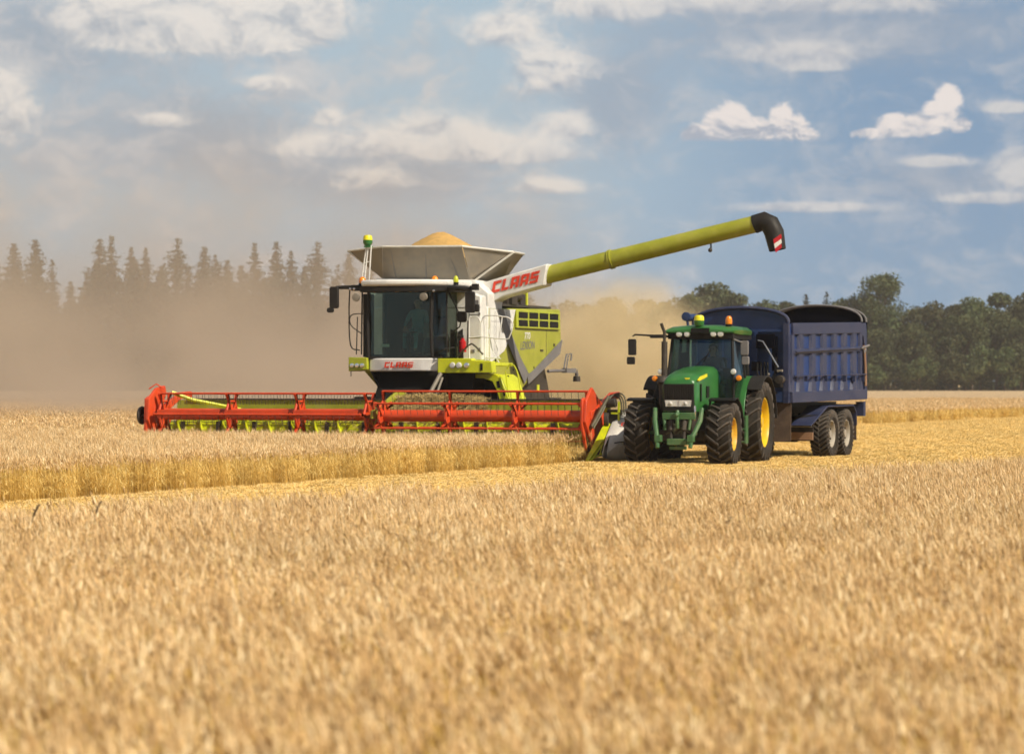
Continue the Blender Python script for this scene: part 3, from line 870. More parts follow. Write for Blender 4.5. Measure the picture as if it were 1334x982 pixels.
# ------------------------------------------------------------------ dust raised by the machines
def dust_mat():
    m, nt, out = newmat('airborne_dust')
    g = nt.nodes.new('ShaderNodeNewGeometry').outputs['Position']
    sp = nt.nodes.new('ShaderNodeSeparateXYZ'); nt.links.new(g, sp.inputs[0])
    x, y, z = (E(nt, sp.outputs[i]) for i in range(3))
    mp = nd(nt, 'ShaderNodeMapping'); nt.links.new(g, mp.inputs['Vector']); mp.inputs['Scale'].default_value = (1, .5, 1.3)
    n1 = noise(nt, mp.outputs[0], .055, 4, .6); n2 = noise(nt, mp.outputs[0], .16, 4, .6)
    nz = (n1 * .5 + n2 * .5).ss(.40, .60) * 1.10 + .05
    # plan shape: bearing x/y grows to the left; dies out towards the right
    br = x / y
    right = 1.0 - br.ss(-0.030, 0.046)
    depth = y.ss(92.0, 150.0) * (1.0 - y.ss(225.0, 260.0))
    vert = ((z - 1.0).mx(0.0) * (-1.0 / 5.4)).exp() * (1.0 - z.ss(10.0, 22.0))
    a = nz * right * depth * vert * DUST_A
    out_den = a
    pv = nd(nt, 'ShaderNodeVolumePrincipled', Anisotropy=-0.15)
    pv.inputs['Color'].default_value = (0.66, 0.555, 0.45, 1)
    nt.links.new(out_den.s, pv.inputs['Density'])
    nt.links.new(pv.outputs[0], out.inputs['Volume'])
    return m
DUST_A = 0.050; HAZE = 0.00015
mb = MB(); mb.prism([(-60, 90), (16, 90), (26, 262), (-90, 262)], 'z', .02, 25)
DC = tag(mb.build('dust_cloud', dust_mat(), smooth=0), 'brown cloud of harvest dust drifting behind the combine over the conifers', 'dust cloud', kind='stuff')
def puff_mat():
    m, nt, out = newmat('fresh_dust')
    tcn = nt.nodes.new('ShaderNodeTexCoord').outputs['Object']
    ln = nd(nt, 'ShaderNodeVectorMath', operation='LENGTH'); nt.links.new(tcn, ln.inputs[0])
    rr = E(nt, ln.outputs['Value'])
    g = nt.nodes.new('ShaderNodeNewGeometry').outputs['Position']
    n2 = noise(nt, g, .55, 5, .65)
    d = (1.0 - rr).mx(0.0).pw(1.5) * (n2.ss(.40, .66) * 1.5 + .05) * 1.7
    pv = nd(nt, 'ShaderNodeVolumePrincipled', Anisotropy=-0.3)
    pv.inputs['Color'].default_value = (0.98, 0.80, 0.50, 1)
    nt.links.new(d.s, pv.inputs['Density']); nt.links.new(pv.outputs[0], out.inputs['Volume'])
    return m
mb = MB(); mb.ball((0, 0, 0), 1.0, 32)
pf = mb.build('dust_plume', puff_mat(), smooth=0)
pf.location = (2.9, 92.5, 1.4); pf.scale = (4.2, 8.0, 3.9)
tag(pf, 'bright golden plume of chaff and dust between combine rear and tractor', 'dust cloud', kind='stuff')

mb = MB(); rc = random.Random(3)
for k in range(1100):
    u_ = rc.gauss(0, 1); x = 2.4 + 2.0 * u_; y = 88 + rc.uniform(-6, 12); z = abs(rc.gauss(0, 1.6)) + .4
    if z > 5: continue
    a = rc.uniform(0, 2 * pi); L_ = rc.uniform(.015, .06); dz = rc.uniform(-.03, .03)
    mb.add([(x, y, z), (x + cos(a) * L_, y, z + dz), (x + cos(a) * L_, y, z + dz + .012), (x, y, z + .012)], [(0, 1, 2, 3)])
tag(mb.build('flying_chaff', M['straw'], smooth=0), 'specks of chaff flying in the golden dust beside the combine', 'chaff', kind='stuff')

# ------------------------------------------------------------------ summer air
m, nt, out = newmat('hazy_air')
pv = nd(nt, 'ShaderNodeVolumePrincipled', Density=HAZE, Anisotropy=0.0); pv.inputs['Color'].default_value = (0.93, 0.93, 0.95, 1)
nt.links.new(pv.outputs[0], out.inputs['Volume'])
mb = MB(); mb.box(-260, 260, -20, 680, -1, 40)
tag(mb.build('haze', m, smooth=0), kind='stuff')
# ------------------------------------------------------------------ combine harvester
CB = empty('combine_harvester', None, (-3.52, 75.86, 0), -radians(20))
tag(CB, 'white and lime combine harvester with wide red reel and raised unloading auger', 'combine harvester')

# body
mb = MB()
mb.prism([(4.2, 3.62), (9.45, 3.70), (9.52, 2.9), (9.30, 2.6), (6.9, 1.80), (6.3, 1.55), (5.0, 1.75), (4.2, 2.1)], 'x', -1.62, 1.62)
body = mb.build('body', M['lime_dusty'], CB, bevel=.04)
mb = MB(); mb.slab([(1.635, 4.24, 2.30), (1.635, 5.22, 2.60), (1.635, 5.60, 2.92), (1.635, 6.02, 3.62), (1.635, 4.24, 3.60)], .03); mb.build('side_panel', M['white'], body, label='white front side panel')
mb = MB(); mb.slab([(1.655, 4.66, 3.6), (1.655, 5.12, 3.61), (1.655, 5.70, 3.02), (1.655, 6.36, 2.45), (1.655, 6.95, 2.06), (1.655, 6.66, 1.80), (1.655, 6.05, 2.30), (1.655, 5.38, 2.85)], .01); mb.build('stripe', M['grey'], body)
mb = MB(); mb.slab([(1.645, 9.50, 2.92), (1.645, 9.30, 2.56), (1.645, 6.92, 1.79), (1.645, 6.85, 2.02), (1.645, 7.3, 2.12)], .035); mb.build('lower_trim', M['grey'], body)
for k, y in enumerate((4.62,)):
    mb = MB(); mb.box(1.622, 1.652, y, y + .018, 2.3 if k == 0 else 2.35, 3.1 if k else 3.55); mb.build('panel_seam', M['darkmetal'], body)
g = MB(); x = 1.66
g.box(x - .03, x + .02, 6.02, 9.25, 3.17, 3.62)
gr = g.build('radiator_grille', M['lime'], body, bevel=.015)
for r_ in range(2):
    for c_ in range(4):
        q = MB(); y0 = 6.16 + c_ * .765; z0 = 3.22 + r_ * .195
        q.box(x + .021, x + .026, y0, y0 + .65, z0, z0 + .155)
        for j in range(5): q.box(x + .026, x + .034, y0 + .02, y0 + .63, z0 + .012 + j * .03, z0 + .020 + j * .03)
        q.build('grille_opening', M['black'], gr)
font_text('LEXION', .20, (1.622, 6.42, 2.64), (0, 1, 0.04), (0, .12, 1), (1, 0, 0), M['grey'], body, offset=.016, sx=1.05)
font_text('770', .17, (1.622, 6.72, 2.90), (0, 1, 0.04), (0, .12, 1), (1, 0, 0), M['white'], body, offset=.02, sx=1.2)
# machinery on the deck
mb = MB()
mb.box(-1.3, 1.45, 5.2, 9.2, 3.70, 3.76)
for i in range(16):
    x, y = random.uniform(.2, 1.35), random.uniform(5.2, 7.9)
    s = random.uniform(.08, .2)
    mb.box(x - s, x + s, y - s, y + s, 3.76, 3.76 + random.uniform(.08, .34))
for i in range(10):
    a = (random.uniform(.4, 1.4), random.uniform(5.2, 7.6), 3.8); b = (random.uniform(.4, 1.4), random.uniform(5.2, 7.6), random.uniform(3.85, 4.1))
    mb.tube([a, ((a[0] + b[0]) / 2, (a[1] + b[1]) / 2, 4.15), b], .035, 6)
mb.cyl((0.9, 6.0, 3.95), (1.4, 6.9, 3.98), .16, n=12)
mb.build('engine_deck', M['darkmetal'], CB)
mb = MB(); mb.box(1.2, 1.3, 7.8, 7.9, 3.76, 4.1); mb.build('fill_cap', M['lime_bright'], CB)
# white front wall, tank housing and auger tower
mb = MB()
mb.box(-1.55, 1.62, 4.14, 4.24, 2.35, 3.66)
mb.prism([(-1.5, 3.60), (1.62, 3.60), (1.62, 3.98), (1.25, 4.30), (-1.3, 4.36), (-1.5, 4.1)], 'y', 4.2, 5.15)
mb.box(-1.5, 1.0, 5.15, 7.0, 3.7, 4.32)
mb.prism([(.95, 2.36), (1.58, 2.36), (1.58, 3.9), (.95, 4.1)], 'y', 3.78, 4.16)
mb.build('front_wall', M['white'], CB, bevel=.03)
mb = MB()
mb.prism([(.95, 2.5), (.952, 2.5)] and [(1.0, 3.05), (1.12, 3.12), (1.14, 2.4), (1.0, 2.4)], 'y', 3.765, 3.775)
mb.build('recess', M['black_dusty'], CB)
# seams, hinges and small fittings that break up the panels
mb = MB()
for z in (2.9, 3.45): mb.box(1.30, 1.57, 3.772, 3.778, z, z + .014)
mb.box(1.28, 1.294, 3.772, 3.778, 2.42, 3.9); mb.box(.97, 1.57, 3.772, 3.778, 3.62, 3.634)
for z in (2.6, 3.45): mb.box(1.53, 1.565, 3.765, 3.778, z, z + .06)
mb.box(1.40, 1.52, 3.766, 3.778, 3.70, 3.80); mb.box(1.34, 1.42, 3.768, 3.778, 2.55, 2.62)
mb.build('wall_fitting', M['grey'], CB)
mb = MB()
for y in (4.5, 5.35): mb.box(1.651, 1.654, y, y + .008, 2.45 + (y - 4.45) * .25, 3.55)
mb.box(1.651, 1.655, 4.30, 5.9, 3.30, 3.308)
mb.build('panel_seam', M['grey'], body)
mb = MB(); mb.box(1.621, 1.626, 8.35, 8.364, 2.35, 3.15); mb.box(1.621, 1.640, 7.9, 8.1, 2.62, 2.66); mb.box(1.621, 1.636, 8.9, 9.0, 2.75, 2.82)
for y in (5.9, 6.5, 7.4): mb.box(1.621, 1.632, y, y + .05, 2.0 + abs(y - 6.5) * .2, 2.06 + abs(y - 6.5) * .2)
mb.build('latch', M['darkmetal'], body)
# feeder house and dark belly
mb = MB()
mb.prism([(3.15, 2.12), (4.2, 2.12), (5.2, 1.9), (5.2, 1.0), (3.0, .75), (1.5, .55), (1.5, 1.05), (2.6, 1.45)], 'x', -.70, .95)
mb.build('feeder_house', M['black'], CB)
mb = MB()
mb.prism([(-.90, 2.12), (1.6, 2.12), (1.6, 1.5), (.9, 1.3), (-.50, 1.3)], 'y', 3.2, 4.3)
mb.prism([(-.90, 2.12), (-.55, 1.4), (-.50, 1.4), (-.84, 2.12)], 'y', 2.85, 3.3)
mb.box(-1.2, 1.2, 4.3, 8.6, .8, 1.9)
mb.build('underbody', M['black'], CB)
mb = MB(); mb.tube([(1.0, 2.62, 2.05), (.78, 2.3, 1.45)], .05, 8); mb.tube([(1.05, 2.6, 1.95), (.92, 2.3, 1.3)], .03, 8, 0); mb.build('lift_cylinder', M['steel'], CB)
# straw chopper at the back
mb = MB()
mb.prism([(6.9, 1.85), (8.75, 2.35), (9.1, 1.75), (9.35, 1.2), (9.5, .85), (7.4, .85)], 'x', -1.3, 1.42)
mb.box(-1.3, 1.5, 9.1, 9.9, 1.15, 1.45)
mb.build('straw_chopper', M['darkmetal'], CB, bevel=.03)
mb = MB(); mb.box(1.425, 1.44, 8.2, 8.36, 1.62, 1.78); mb.build('hazard_sticker', M['lime_bright'], CB)
# rear axle wheels
for s in (-1, 1):
    wheel(CB, (s * 1.2, 8.3, .65), .65, .5, .33, M['white_dusty'], 18, s, M['rubber_d'])
# rear lamp arm
mb = MB()
mb.tube([(1.55, 8.7, 2.12), (1.68, 9.6, 2.14), (1.68, 10.25, 2.12)], .04, 8)
mb.box(1.62, 1.76, 9.55, 10.3, 2.08, 2.20)
mb.tube([(1.68, 10.2, 2.15), (1.68, 10.5, 2.15), (1.68, 10.56, 2.02)], .05, 8)
mb.tube([(1.68, 9.55, 2.2), (1.68, 9.75, 2.55), (1.68, 10.15, 2.57), (1.68, 10.1, 2.40)], .022, 6)
mb.tube([(1.68, 9.75, 2.2), (1.68, 9.9, 2.52)], .018, 6)
la = mb.build('lamp_arm', M['grey'], CB)
mb = MB(); mb.cyl((1.68, 10.56, 2.0), (1.68, 10.56, 1.86), .09, .10, 14); mb.build('lamp', M['darkmetal'], la)
# rubber tracks under the front
for s in (-1, 1):
    pts = [(3.05, .55), (3.25, .12), (3.6, .02), (5.0, .02), (5.35, .12), (5.55, .5), (5.35, .85), (4.6, 1.40), (4.2, 1.46), (3.8, 1.38), (3.2, .92)]
    t0, t1 = (1.15, 1.82) if s > 0 else (-1.82, -1.15)
    tr = empty('track', CB)
    mb = MB(); mb.prism(pts, 'x', t0, t1)
    for i in range(len(pts)):
        a, b = Vector((0, *pts[i])), Vector((0, *pts[(i + 1) % len(pts)])); L_ = (b - a).length; n_ = max(1, int(L_ / .14)); d = (b - a).normalized(); nn_ = Vector((0, d.z, -d.y)) * -1
        for k in range(n_):
            c = a + d * (k + .5) / n_ * L_
            if nn_.dot(c - Vector((0, 4.3, .7))) < 0: nn_ = -nn_
            mb.slab([(t0, *(c - d * .03 + nn_ * .02).yz), (t1, *(c - d * .03 + nn_ * .02).yz), (t1, *(c + d * .03 + nn_ * .02).yz), (t0, *(c + d * .03 + nn_ * .02).yz)], .05)
    mb.build('belt', M['rubber_d'], tr)
    for (y, z, r_) in ((4.25, 1.0, .34), (3.5, .42, .34), (5.1, .42, .34), (4.15, .28, .2), (4.55, .28, .2)):
        mb = MB(); e = t1 if s > 0 else t0
        mb.lathe([(r_, 0), (r_, s * .02), (r_ * .8, s * .025), (r_ * .5, s * .0), (.001, s * .02)], (e, y, z), 'x', 20)
        mb.build('roller', M['grey'], tr)
# lime wheel arch with dark recess
mb = MB()
out_ = [(.95, 2.04), (2.10, 2.04), (2.24, 1.95), (2.52, 1.25), (2.26, 1.25)]
inn = [(2.12, 1.68), (2.02, 1.86), (1.80, 1.93), (.95, 1.97)]
mb.prism(out_ + inn, 'y', 3.36, 3.52)
mb.prism([(2.10, 2.035), (2.23, 1.945), (2.51, 1.25), (2.43, 1.25), (2.17, 1.86), (2.06, 1.95)], 'y', 3.52, 4.6)
ar = mb.build('track_guard', M['lime_bright'], CB, bevel=.015)
mb = MB()
for (x, z, w, h) in ((2.13, 1.86, .07, .15), (2.28, 1.66, .05, .14), (2.36, 1.42, .05, .12)): mb.prism([(x, z), (x + w, z + .02), (x + w + .03, z - h), (x + .03, z - h)], 'y', 3.352, 3.358)
mb.build('slot', M['black'], ar)
mb = MB(); mb.box(1.0, 2.2, 4.0, 4.05, .9, 2.0); mb.build('inner_guard', M['black'], CB)
# platform bar with lights
mb = MB(); mb.prism([(.92, 2.40), (1.78, 2.40), (1.78, 2.36), (2.28, 2.33), (2.30, 2.06), (.92, 2.06)], 'y', 2.62, 2.90); mb.box(1.0, 2.28, 2.9, 4.1, 2.22, 2.30)
pb = mb.build('platform', M['lime_bright'], CB, bevel=.015)
for x in (1.30, 1.46, 1.66):
    mb = MB(); mb.lathe([(.001, -.035), (.055, -.03), (.066, -.01), (.072, 0), (.075, .02)], (x, 2.60, 2.235), 'y', 16); mb.build('headlight', M['lens'] if x < 1.6 else M['chrome'], pb)
mb = MB(); mb.box(2.0, 2.06, 2.605, 2.618, 2.12, 2.28); mb.build('bracket', M['black'], pb)
mb = MB(); mb.prism([(-.90, 2.42), (-1.38, 2.44), (-1.38, 2.10), (-.90, 2.14)], 'y', 2.66, 3.4)
pl_ = mb.build('left_step', M['lime'], CB, bevel=.015)
pl_.name = 'step_box'
for x in (-1.28, -1.15, -1.02):
    mb = MB(); mb.lathe([(.001, -.03), (.05, -.025), (.06, 0), (.062, .02)], (x, 2.645, 2.24), 'y', 14); mb.build('headlight', M['chrome'], pl_)
# front panel with the maker's name
mb = MB()
mb.prism([(-.88, 2.76), (-.45, 2.66), (0, 2.63), (.5, 2.66), (.90, 2.74), (.90, 2.92), (-.88, 2.92)], 'z', 2.10, 2.41)
fp = mb.build('front_panel', M['white'], CB, bevel=.03)
lettering('CLAAS', .135, (-.44, 2.615, 2.185), (1, .0, 0), (0, 0, 1), (0, -1, 0), .012, M['logored'], fp)

# cab
cab = empty('cab', CB)
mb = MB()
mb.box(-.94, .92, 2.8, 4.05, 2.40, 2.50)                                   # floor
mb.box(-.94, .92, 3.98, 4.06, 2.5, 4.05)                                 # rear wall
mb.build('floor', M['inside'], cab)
mb = MB()
for x, xt in ((-.92, -.92), (.72, .70)):
    mb.tube([(x, 2.80, 2.40), (xt - .0, 2.76, 3.2), (xt, 2.84, 4.08)], .045, 6)
mb.tube([(.96, 3.98, 2.40), (.96, 3.98, 4.08)], .06, 6); mb.tube([(-.98, 3.98, 2.40), (-.98, 3.98, 4.08)], .06, 6)
mb.box(-.95, .95, 2.74, 2.84, 2.38, 2.45)
mb.box(-1.12, -.96, 2.95, 3.25, 2.45, 3.95)
mb.build('pillar', M['black_dusty'], cab)
mb = MB(); mb.prism([(-.90, 2.80), (-.4, 2.70), (.25, 2.70), (.70, 2.80), (.70, 2.81), (.25, 2.71), (-.4, 2.71), (-.90, 2.81)], 'z', 2.44, 4.02); mb.build('windscreen', M['glass'], cab)
mb = MB(); mb.slab([(.74, 2.82, 2.44), (.955, 3.10, 2.44), (.955, 3.10, 4.04), (.72, 2.86, 4.04)], .01); mb.slab([(.96, 3.12, 2.44), (.96, 3.95, 2.44), (.96, 3.95, 4.04), (.96, 3.12, 4.04)], .01); mb.build('side_window', M['glass'], cab)
mb = MB(); mb.tube([(.962, 3.11, 2.42), (.962, 3.11, 4.06)], .022, 6); mb.tube([(.90, 2.70, 2.55), (1.1, 2.6, 2.62), (1.3, 2.75, 2.66)], .02, 6)
mb.build('door_frame', M['black_dusty'], cab)
mb = MB()
mb.prism([(-1.02, 2.55), (-.6, 2.42), (.45, 2.42), (.80, 2.62), (1.15, 2.80), (1.2, 4.3), (-1.02, 4.3)], 'z', 4.12, 4.27)
mb.build('roof', M['white'], cab, bevel=.05)
mb = MB()
mb.prism([(-1.06, 2.58), (-.6, 2.46), (.45, 2.46), (.84, 2.66), (1.28, 2.82), (1.28, 4.0), (-1.06, 4.0)], 'z', 3.98, 4.125)
mb.box(-1.62, -1.0, 2.62, 2.74, 4.06, 4.15); mb.box(-1.3, -1.0, 2.62, 2.9, 4.02, 4.16)
mb.tube([(1.15, 2.72, 4.08), (1.55, 2.66, 4.04), (1.78, 2.62, 4.02)], .06, 8)
mb.build('visor', M['black_dusty'], cab, bevel=.02)
for x in (-1.32, -1.22, -.68, -.08, -.02, .28, .42, .62, .82): # small work lamps under the visor
    mb = MB(); mb.ball((x, 2.50 + (.12 if abs(x) > .55 else 0), 4.0 + (.06 if x < -1 else 0)), .035, 8); mb.build('work_lamp', M['chrome'], cab)
for x in (-1.15, .58):
    mb = MB(); mb.lathe([(.001, -.03), (.09, -.02), (.10, .04), (.05, .12), (.001, .13)], (x, 2.56, 3.86), 'y', 14); mb.build('work_lamp', M['steel'], cab)
# interior
mb = MB(); mb.box(-.22, .26, 3.45, 3.95, 2.5, 2.95); mb.box(-.22, .26, 3.78, 3.95, 2.95, 3.62); mb.build('driver_seat', M['seat'], cab, bevel=.05)
mb = MB(); mb.box(.46, .86, 3.5, 3.95, 2.5, 2.95); mb.box(.46, .86, 3.8, 3.95, 2.9, 3.4); mb.build('passenger_seat', M['maroon'], cab, bevel=.05)
mb = MB(); mb.tube([(0, 3.0, 2.5), (0, 3.15, 3.0)], .04, 8); mb.lathe([(.19, 0), (.205, .012), (.19, .024)], (0, 3.17, 3.02), 'z', 24); mb.box(-.14, .0, 3.08, 3.14, 2.9, 2.92); mb.build('steering_wheel', M['black'], cab)
mb = MB(); mb.box(-.62, -.40, 2.83, 2.85, 2.68, 2.75); mb.build('sticker', M['paper'], cab)
mb = MB(); mb.box(.36, .46, 3.1, 3.6, 2.9, 3.05); mb.box(.40, .62, 3.05, 3.09, 3.0, 3.25); mb.tube([(.35, 3.1, 2.5), (.40, 3.15, 3.0)], .025, 6); mb.build('console', M['grey'], cab, bevel=.01)
# mirrors, rails, beacons, receiver
def rounded(cx, cz, w, h, r=.05, n=4):
    P_ = []
    for qx, qz, a in ((1, 1, 0), (-1, 1, 90), (-1, -1, 180), (1, -1, 270)):
        for i in range(n + 1):
            t = radians(a + 90 * i / n); P_.append((cx + qx * (w / 2 - r) + r * cos(t), cz + qz * (h / 2 - r) + r * sin(t)))
    return P_
mb = MB(); mb.tube([(-1.5, 2.66, 4.1), (-1.66, 2.6, 4.12), (-1.68, 2.58, 4.0)], .035, 6); mb.prism(rounded(-1.70, 3.86, .22, .52), 'y', 2.5, 2.6)
mb.prism(rounded(-1.80, 3.56, .16, .12), 'y', 2.5, 2.6); mb.build('mirror', M['black_dusty'], CB, bevel=.015)
mb = MB(); mb.tube([(1.7, 2.64, 4.04), (1.78, 2.56, 4.1), (1.80, 2.52, 3.95)], .022, 6); mb.prism(rounded(1.79, 3.72, .235, .50), 'y', 2.46, 2.54)
mb.prism(rounded(1.95, 3.58, .10, .18, .03), 'y', 2.5, 2.58); mb.box(1.82, 1.98, 2.5, 2.6, 4.0, 4.15)
mb.tube([(1.10, 2.8, 4.02), (1.45, 2.68, 3.45)], .018, 5); mb.prism(rounded(1.52, 3.38, .22, .26, .06), 'y', 2.62, 2.72)
mb.tube([(1.62, 2.66, 3.5), (1.52, 2.66, 3.4), (1.45, 2.7, 3.15), (1.2, 2.8, 3.0)], .02, 5)
mb.build('mirror', M['black_dusty'], CB, bevel=.015)
mb = MB()
mb.tube(cr([(-1.36, 2.7, 4.06), (-1.38, 2.7, 3.5), (-1.34, 2.7, 2.72), (-1.12, 2.74, 2.60)]), .017, 6)
mb.tube(cr([(-1.0, 2.75, 3.48), (-1.32, 2.7, 3.44), (-1.33, 2.7, 3.2), (-1.05, 2.75, 2.98)]), .014, 6)
mb.tube([(-1.17, 2.72, 3.4), (-1.2, 2.72, 2.5)], .014, 6); mb.tube([(-1.06, 2.75, 3.98), (-1.08, 2.75, 2.5)], .02, 6)
mb.tube([(-1.32, 2.68, 2.12), (-1.32, 2.68, 1.98)], .012, 5)
mb.build('grab_rail', M['black_dusty'], CB)
mb = MB()
R_ = .016
mb.tube(cr([(1.50, 3.2, 2.38), (1.50, 3.2, 3.30), (1.56, 3.2, 3.38), (1.72, 3.2, 3.38), (1.80, 3.2, 3.25), (1.86, 3.2, 3.38), (1.98, 3.2, 3.42), (2.30, 3.2, 3.40), (2.32, 3.2, 3.30), (2.26, 3.2, 2.88)]), R_, 6)
mb.tube(cr([(2.24, 3.2, 3.40), (2.50, 3.2, 3.36), (2.60, 3.2, 3.2), (2.52, 3.2, 2.92), (2.40, 3.2, 2.86), (1.75, 3.2, 2.92)]), R_, 6)
mb.tube([(1.80, 3.2, 3.25), (1.81, 3.2, 2.38)], R_, 6); mb.tube([(1.88, 3.2, 3.38), (1.90, 3.2, 2.2)], R_, 6)
mb.tube([(1.50, 3.2, 2.9), (1.80, 3.2, 2.92)], R_, 6)
mb.tube(cr([(1.96, 3.3, 3.1), (2.05, 3.3, 2.6), (2.22, 3.3, 2.3)]), R_ * .8, 6); mb.tube(cr([(2.08, 3.3, 2.9), (2.16, 3.3, 2.7), (2.22, 3.3, 2.4)]), R_ * .8, 6)
mb.tube([(1.9, 3.2, 2.42), (2.3, 3.2, 2.40)], R_, 6)
mb.build('handrail', M['white'], CB)
mb = MB(); mb.tube(cr([(1.2, 3.2, 2.45), (1.50, 3.2, 2.72), (1.62, 3.2, 2.72), (1.85, 3.2, 2.5)]), .022, 6); mb.tube([(1.48, 3.18, 3.3), (1.46, 3.18, 2.7)], .02, 6); mb.build('grab_rail', M['darkmetal'], CB)
mb = MB()
mb.tube(cr([(2.42, 3.3, 2.15), (2.50, 3.3, 2.26), (2.62, 3.3, 2.2), (2.72, 3.3, 1.9), (2.78, 3.3, 1.4)]), .016, 6); mb.tube([(2.38, 3.3, 2.1), (2.46, 3.3, 1.5)], .014, 6)
mb.build('ladder_rail', M['lime_bright'], CB)
mb = MB(); mb.lathe([(.001, .34), (.04, .33), (.05, .28), (.085, .25), (.09, .0), (.001, -.01)], (1.18, 3.6, 2.56), 'z', 14); fx = mb.build('fire_extinguisher', M['extred'], CB)
mb = MB(); mb.tube([(1.18, 3.58, 2.92), (1.10, 3.54, 2.98), (1.06, 3.52, 2.85), (1.09, 3.5, 2.7)], .014, 6); mb.cyl((1.18, 3.6, 2.88), (1.18, 3.6, 2.96), .025); mb.build('hose', M['black'], fx)
for x, y, mm in ((-1.14, 2.95, 'amber'), (.72, 2.95, 'amber'), (1.20, 3.1, 'lime_bright')):
    mb = MB(); r_ = .085 if mm == 'amber' else .06
    mb.lathe([(r_, 0), (r_ * 1.02, .06), (r_ * .8, .12), (r_ * .4, .15), (.001, .155)], (x, y, 4.21), 'z', 16); b_ = mb.build('beacon', M[mm], CB)
    mb = MB(); mb.cyl((x, y, 4.14), (x, y, 4.212), r_ * 1.1, n=14); mb.build('base', M['black'], b_)
mb = MB()
for x0, x1 in ((-1.44, -1.30), (-1.36, -1.26), (-1.24, -1.18)): mb.tube([(x0, 3.6, 4.25), (x1, 3.6, 5.14)], .018, 6)
mb.tube([(-1.41, 3.6, 4.7), (-1.22, 3.6, 4.75)], .014, 5); mb.tube([(-1.35, 3.6, 5.1), (-1.18, 3.6, 5.1)], .014, 5)
gp = mb.build('receiver_mast', M['white'], CB)
mb = MB(); mb.lathe([(.04, -.02), (.09, .01), (.115, .06), (.115, .13)], (-1.27, 3.6, 5.14), 'z', 18); mb.box(-1.34, -1.18, 3.52, 3.7, 5.09, 5.13); mb.build('receiver_base', M['jgreen'], gp)
mb = MB(); mb.lathe([(.115, .0), (.105, .07), (.09, .11), (.06, .12), (.001, .122)], (-1.27, 3.6, 5.27), 'z', 18); mb.build('receiver_dome', M['gyellow'], gp)

# grain tank with its flared extension
tank = empty('grain_tank', CB)
def flap(pts, nm='tank_flap', mm='steel'):
    mb = MB(); mb.slab(pts, .025); return mb.build(nm, M[mm], tank, smooth=0)
B = [(-1.15, 4.3, 4.34), (1.1, 4.3, 4.32), (1.1, 7.0, 4.32), (-1.15, 7.0, 4.34)]
flap([B[0], B[1], (1.02, 3.95, 5.10), (-1.02, 3.95, 5.12)])
flap([(1.14, 4.62, 4.32), (1.14, 6.5, 4.32), (1.75, 6.3, 4.99), (2.02, 4.85, 4.98)])
flap([(-1.19, 4.62, 4.34), (-1.19, 7.0, 4.34), (-2.2, 6.9, 5.02), (-2.12, 4.45, 5.05)])
flap([(-1.1, 7.03, 4.34), (1.05, 7.03, 4.34), (1.0, 7.6, 5.08), (-1.0, 7.6, 5.10)])
flap([(1.105, 4.33, 4.33), (1.12, 4.6, 4.33), (2.0, 4.82, 4.975), (1.70, 4.5, 4.99), (1.03, 3.98, 5.09)][:3] + [(1.04, 3.97, 5.09)], 'corner_gusset')
flap([(-1.16, 4.33, 4.35), (-1.17, 4.6, 4.35), (-2.10, 4.44, 5.04), (-1.04, 3.97, 5.11)], 'corner_gusset')
flap([(1.12, 6.53, 4.33), (1.74, 6.33, 4.98), (1.02, 7.6, 5.07)], 'corner_gusset'); flap([(-1.17, 7.03, 4.33), (-2.18, 6.92, 5.01), (-1.02, 7.6, 5.09)], 'corner_gusset')
mb = MB()
for a, b in (((-1.02, 3.93, 5.12), (1.02, 3.93, 5.10)), ((1.02, 3.95, 5.10), (2.04, 4.83, 4.98)), ((2.04, 4.83, 4.98), (1.77, 6.32, 4.99)), ((-1.02, 3.95, 5.12), (-2.14, 4.43, 5.05)), ((-2.14, 4.43, 5.05), (-2.22, 6.92, 5.02)),
             ((-2.14, 4.42, 5.05), (-1.17, 4.5, 4.34)), ((2.04, 4.82, 4.98), (1.14, 4.56, 4.31)), ((-1.02, 7.62, 5.1), (1.02, 7.62, 5.08)), ((1.77, 6.32, 4.99), (1.02, 7.62, 5.08)), ((-2.22, 6.92, 5.02), (-1.02, 7.62, 5.1))):
    mb.tube([a, b], .028, 6)
mb.build('rim_rail', M['white_dusty'], tank)
mb = MB()
for x0, x1 in ((-.80, -.82), (-.02, .08), (.82, .64)):
    mb.tube([(x1, 3.99, 5.03), (x0, 4.27, 4.36)], .016, 5)
mb.build('stiffener', M['grey'], tank)
# heap of grain: rests in the tank
mb = MB()
nr, na = 14, 36; vs = [(0, 5.5, 5.53)]; fs = []
for i in range(1, nr + 1):
    for j in range(na):
        q = i / nr; a = 2 * pi * j / na
        ex = 1.30 * q; ey = 1.25 * q
        z = 5.53 - .02 - .62 * max(0, q - .10) ** 1.05 - .25 * q * q * .4 + .012 * sin(j * 3.1 + i * 1.7)
        vs.append((-.12 + ex * cos(a), 5.5 + ey * sin(a), z))
for j in range(na): fs.append((0, 1 + j, 1 + (j + 1) % na))
for i in range(nr - 1):
    for j in range(na):
        a = 1 + i * na + j; b = 1 + i * na + (j + 1) % na; fs.append((a, b, b + na, a + na))
k0 = len(vs); vs.append((-.1, 5.5, 4.5)); fs += [(k0, 1 + (nr - 1) * na + (j + 1) % na, 1 + (nr - 1) * na + j) for j in range(na)]
mb.add(vs, fs)
gh = mb.build('grain_heap', M['grain'], None, smooth=60)
gh.location = CB.location; gh.rotation_euler = CB.rotation_euler
tag(gh, 'golden mound of threshed grain heaped above the open tank of the combine', 'grain', kind='stuff')

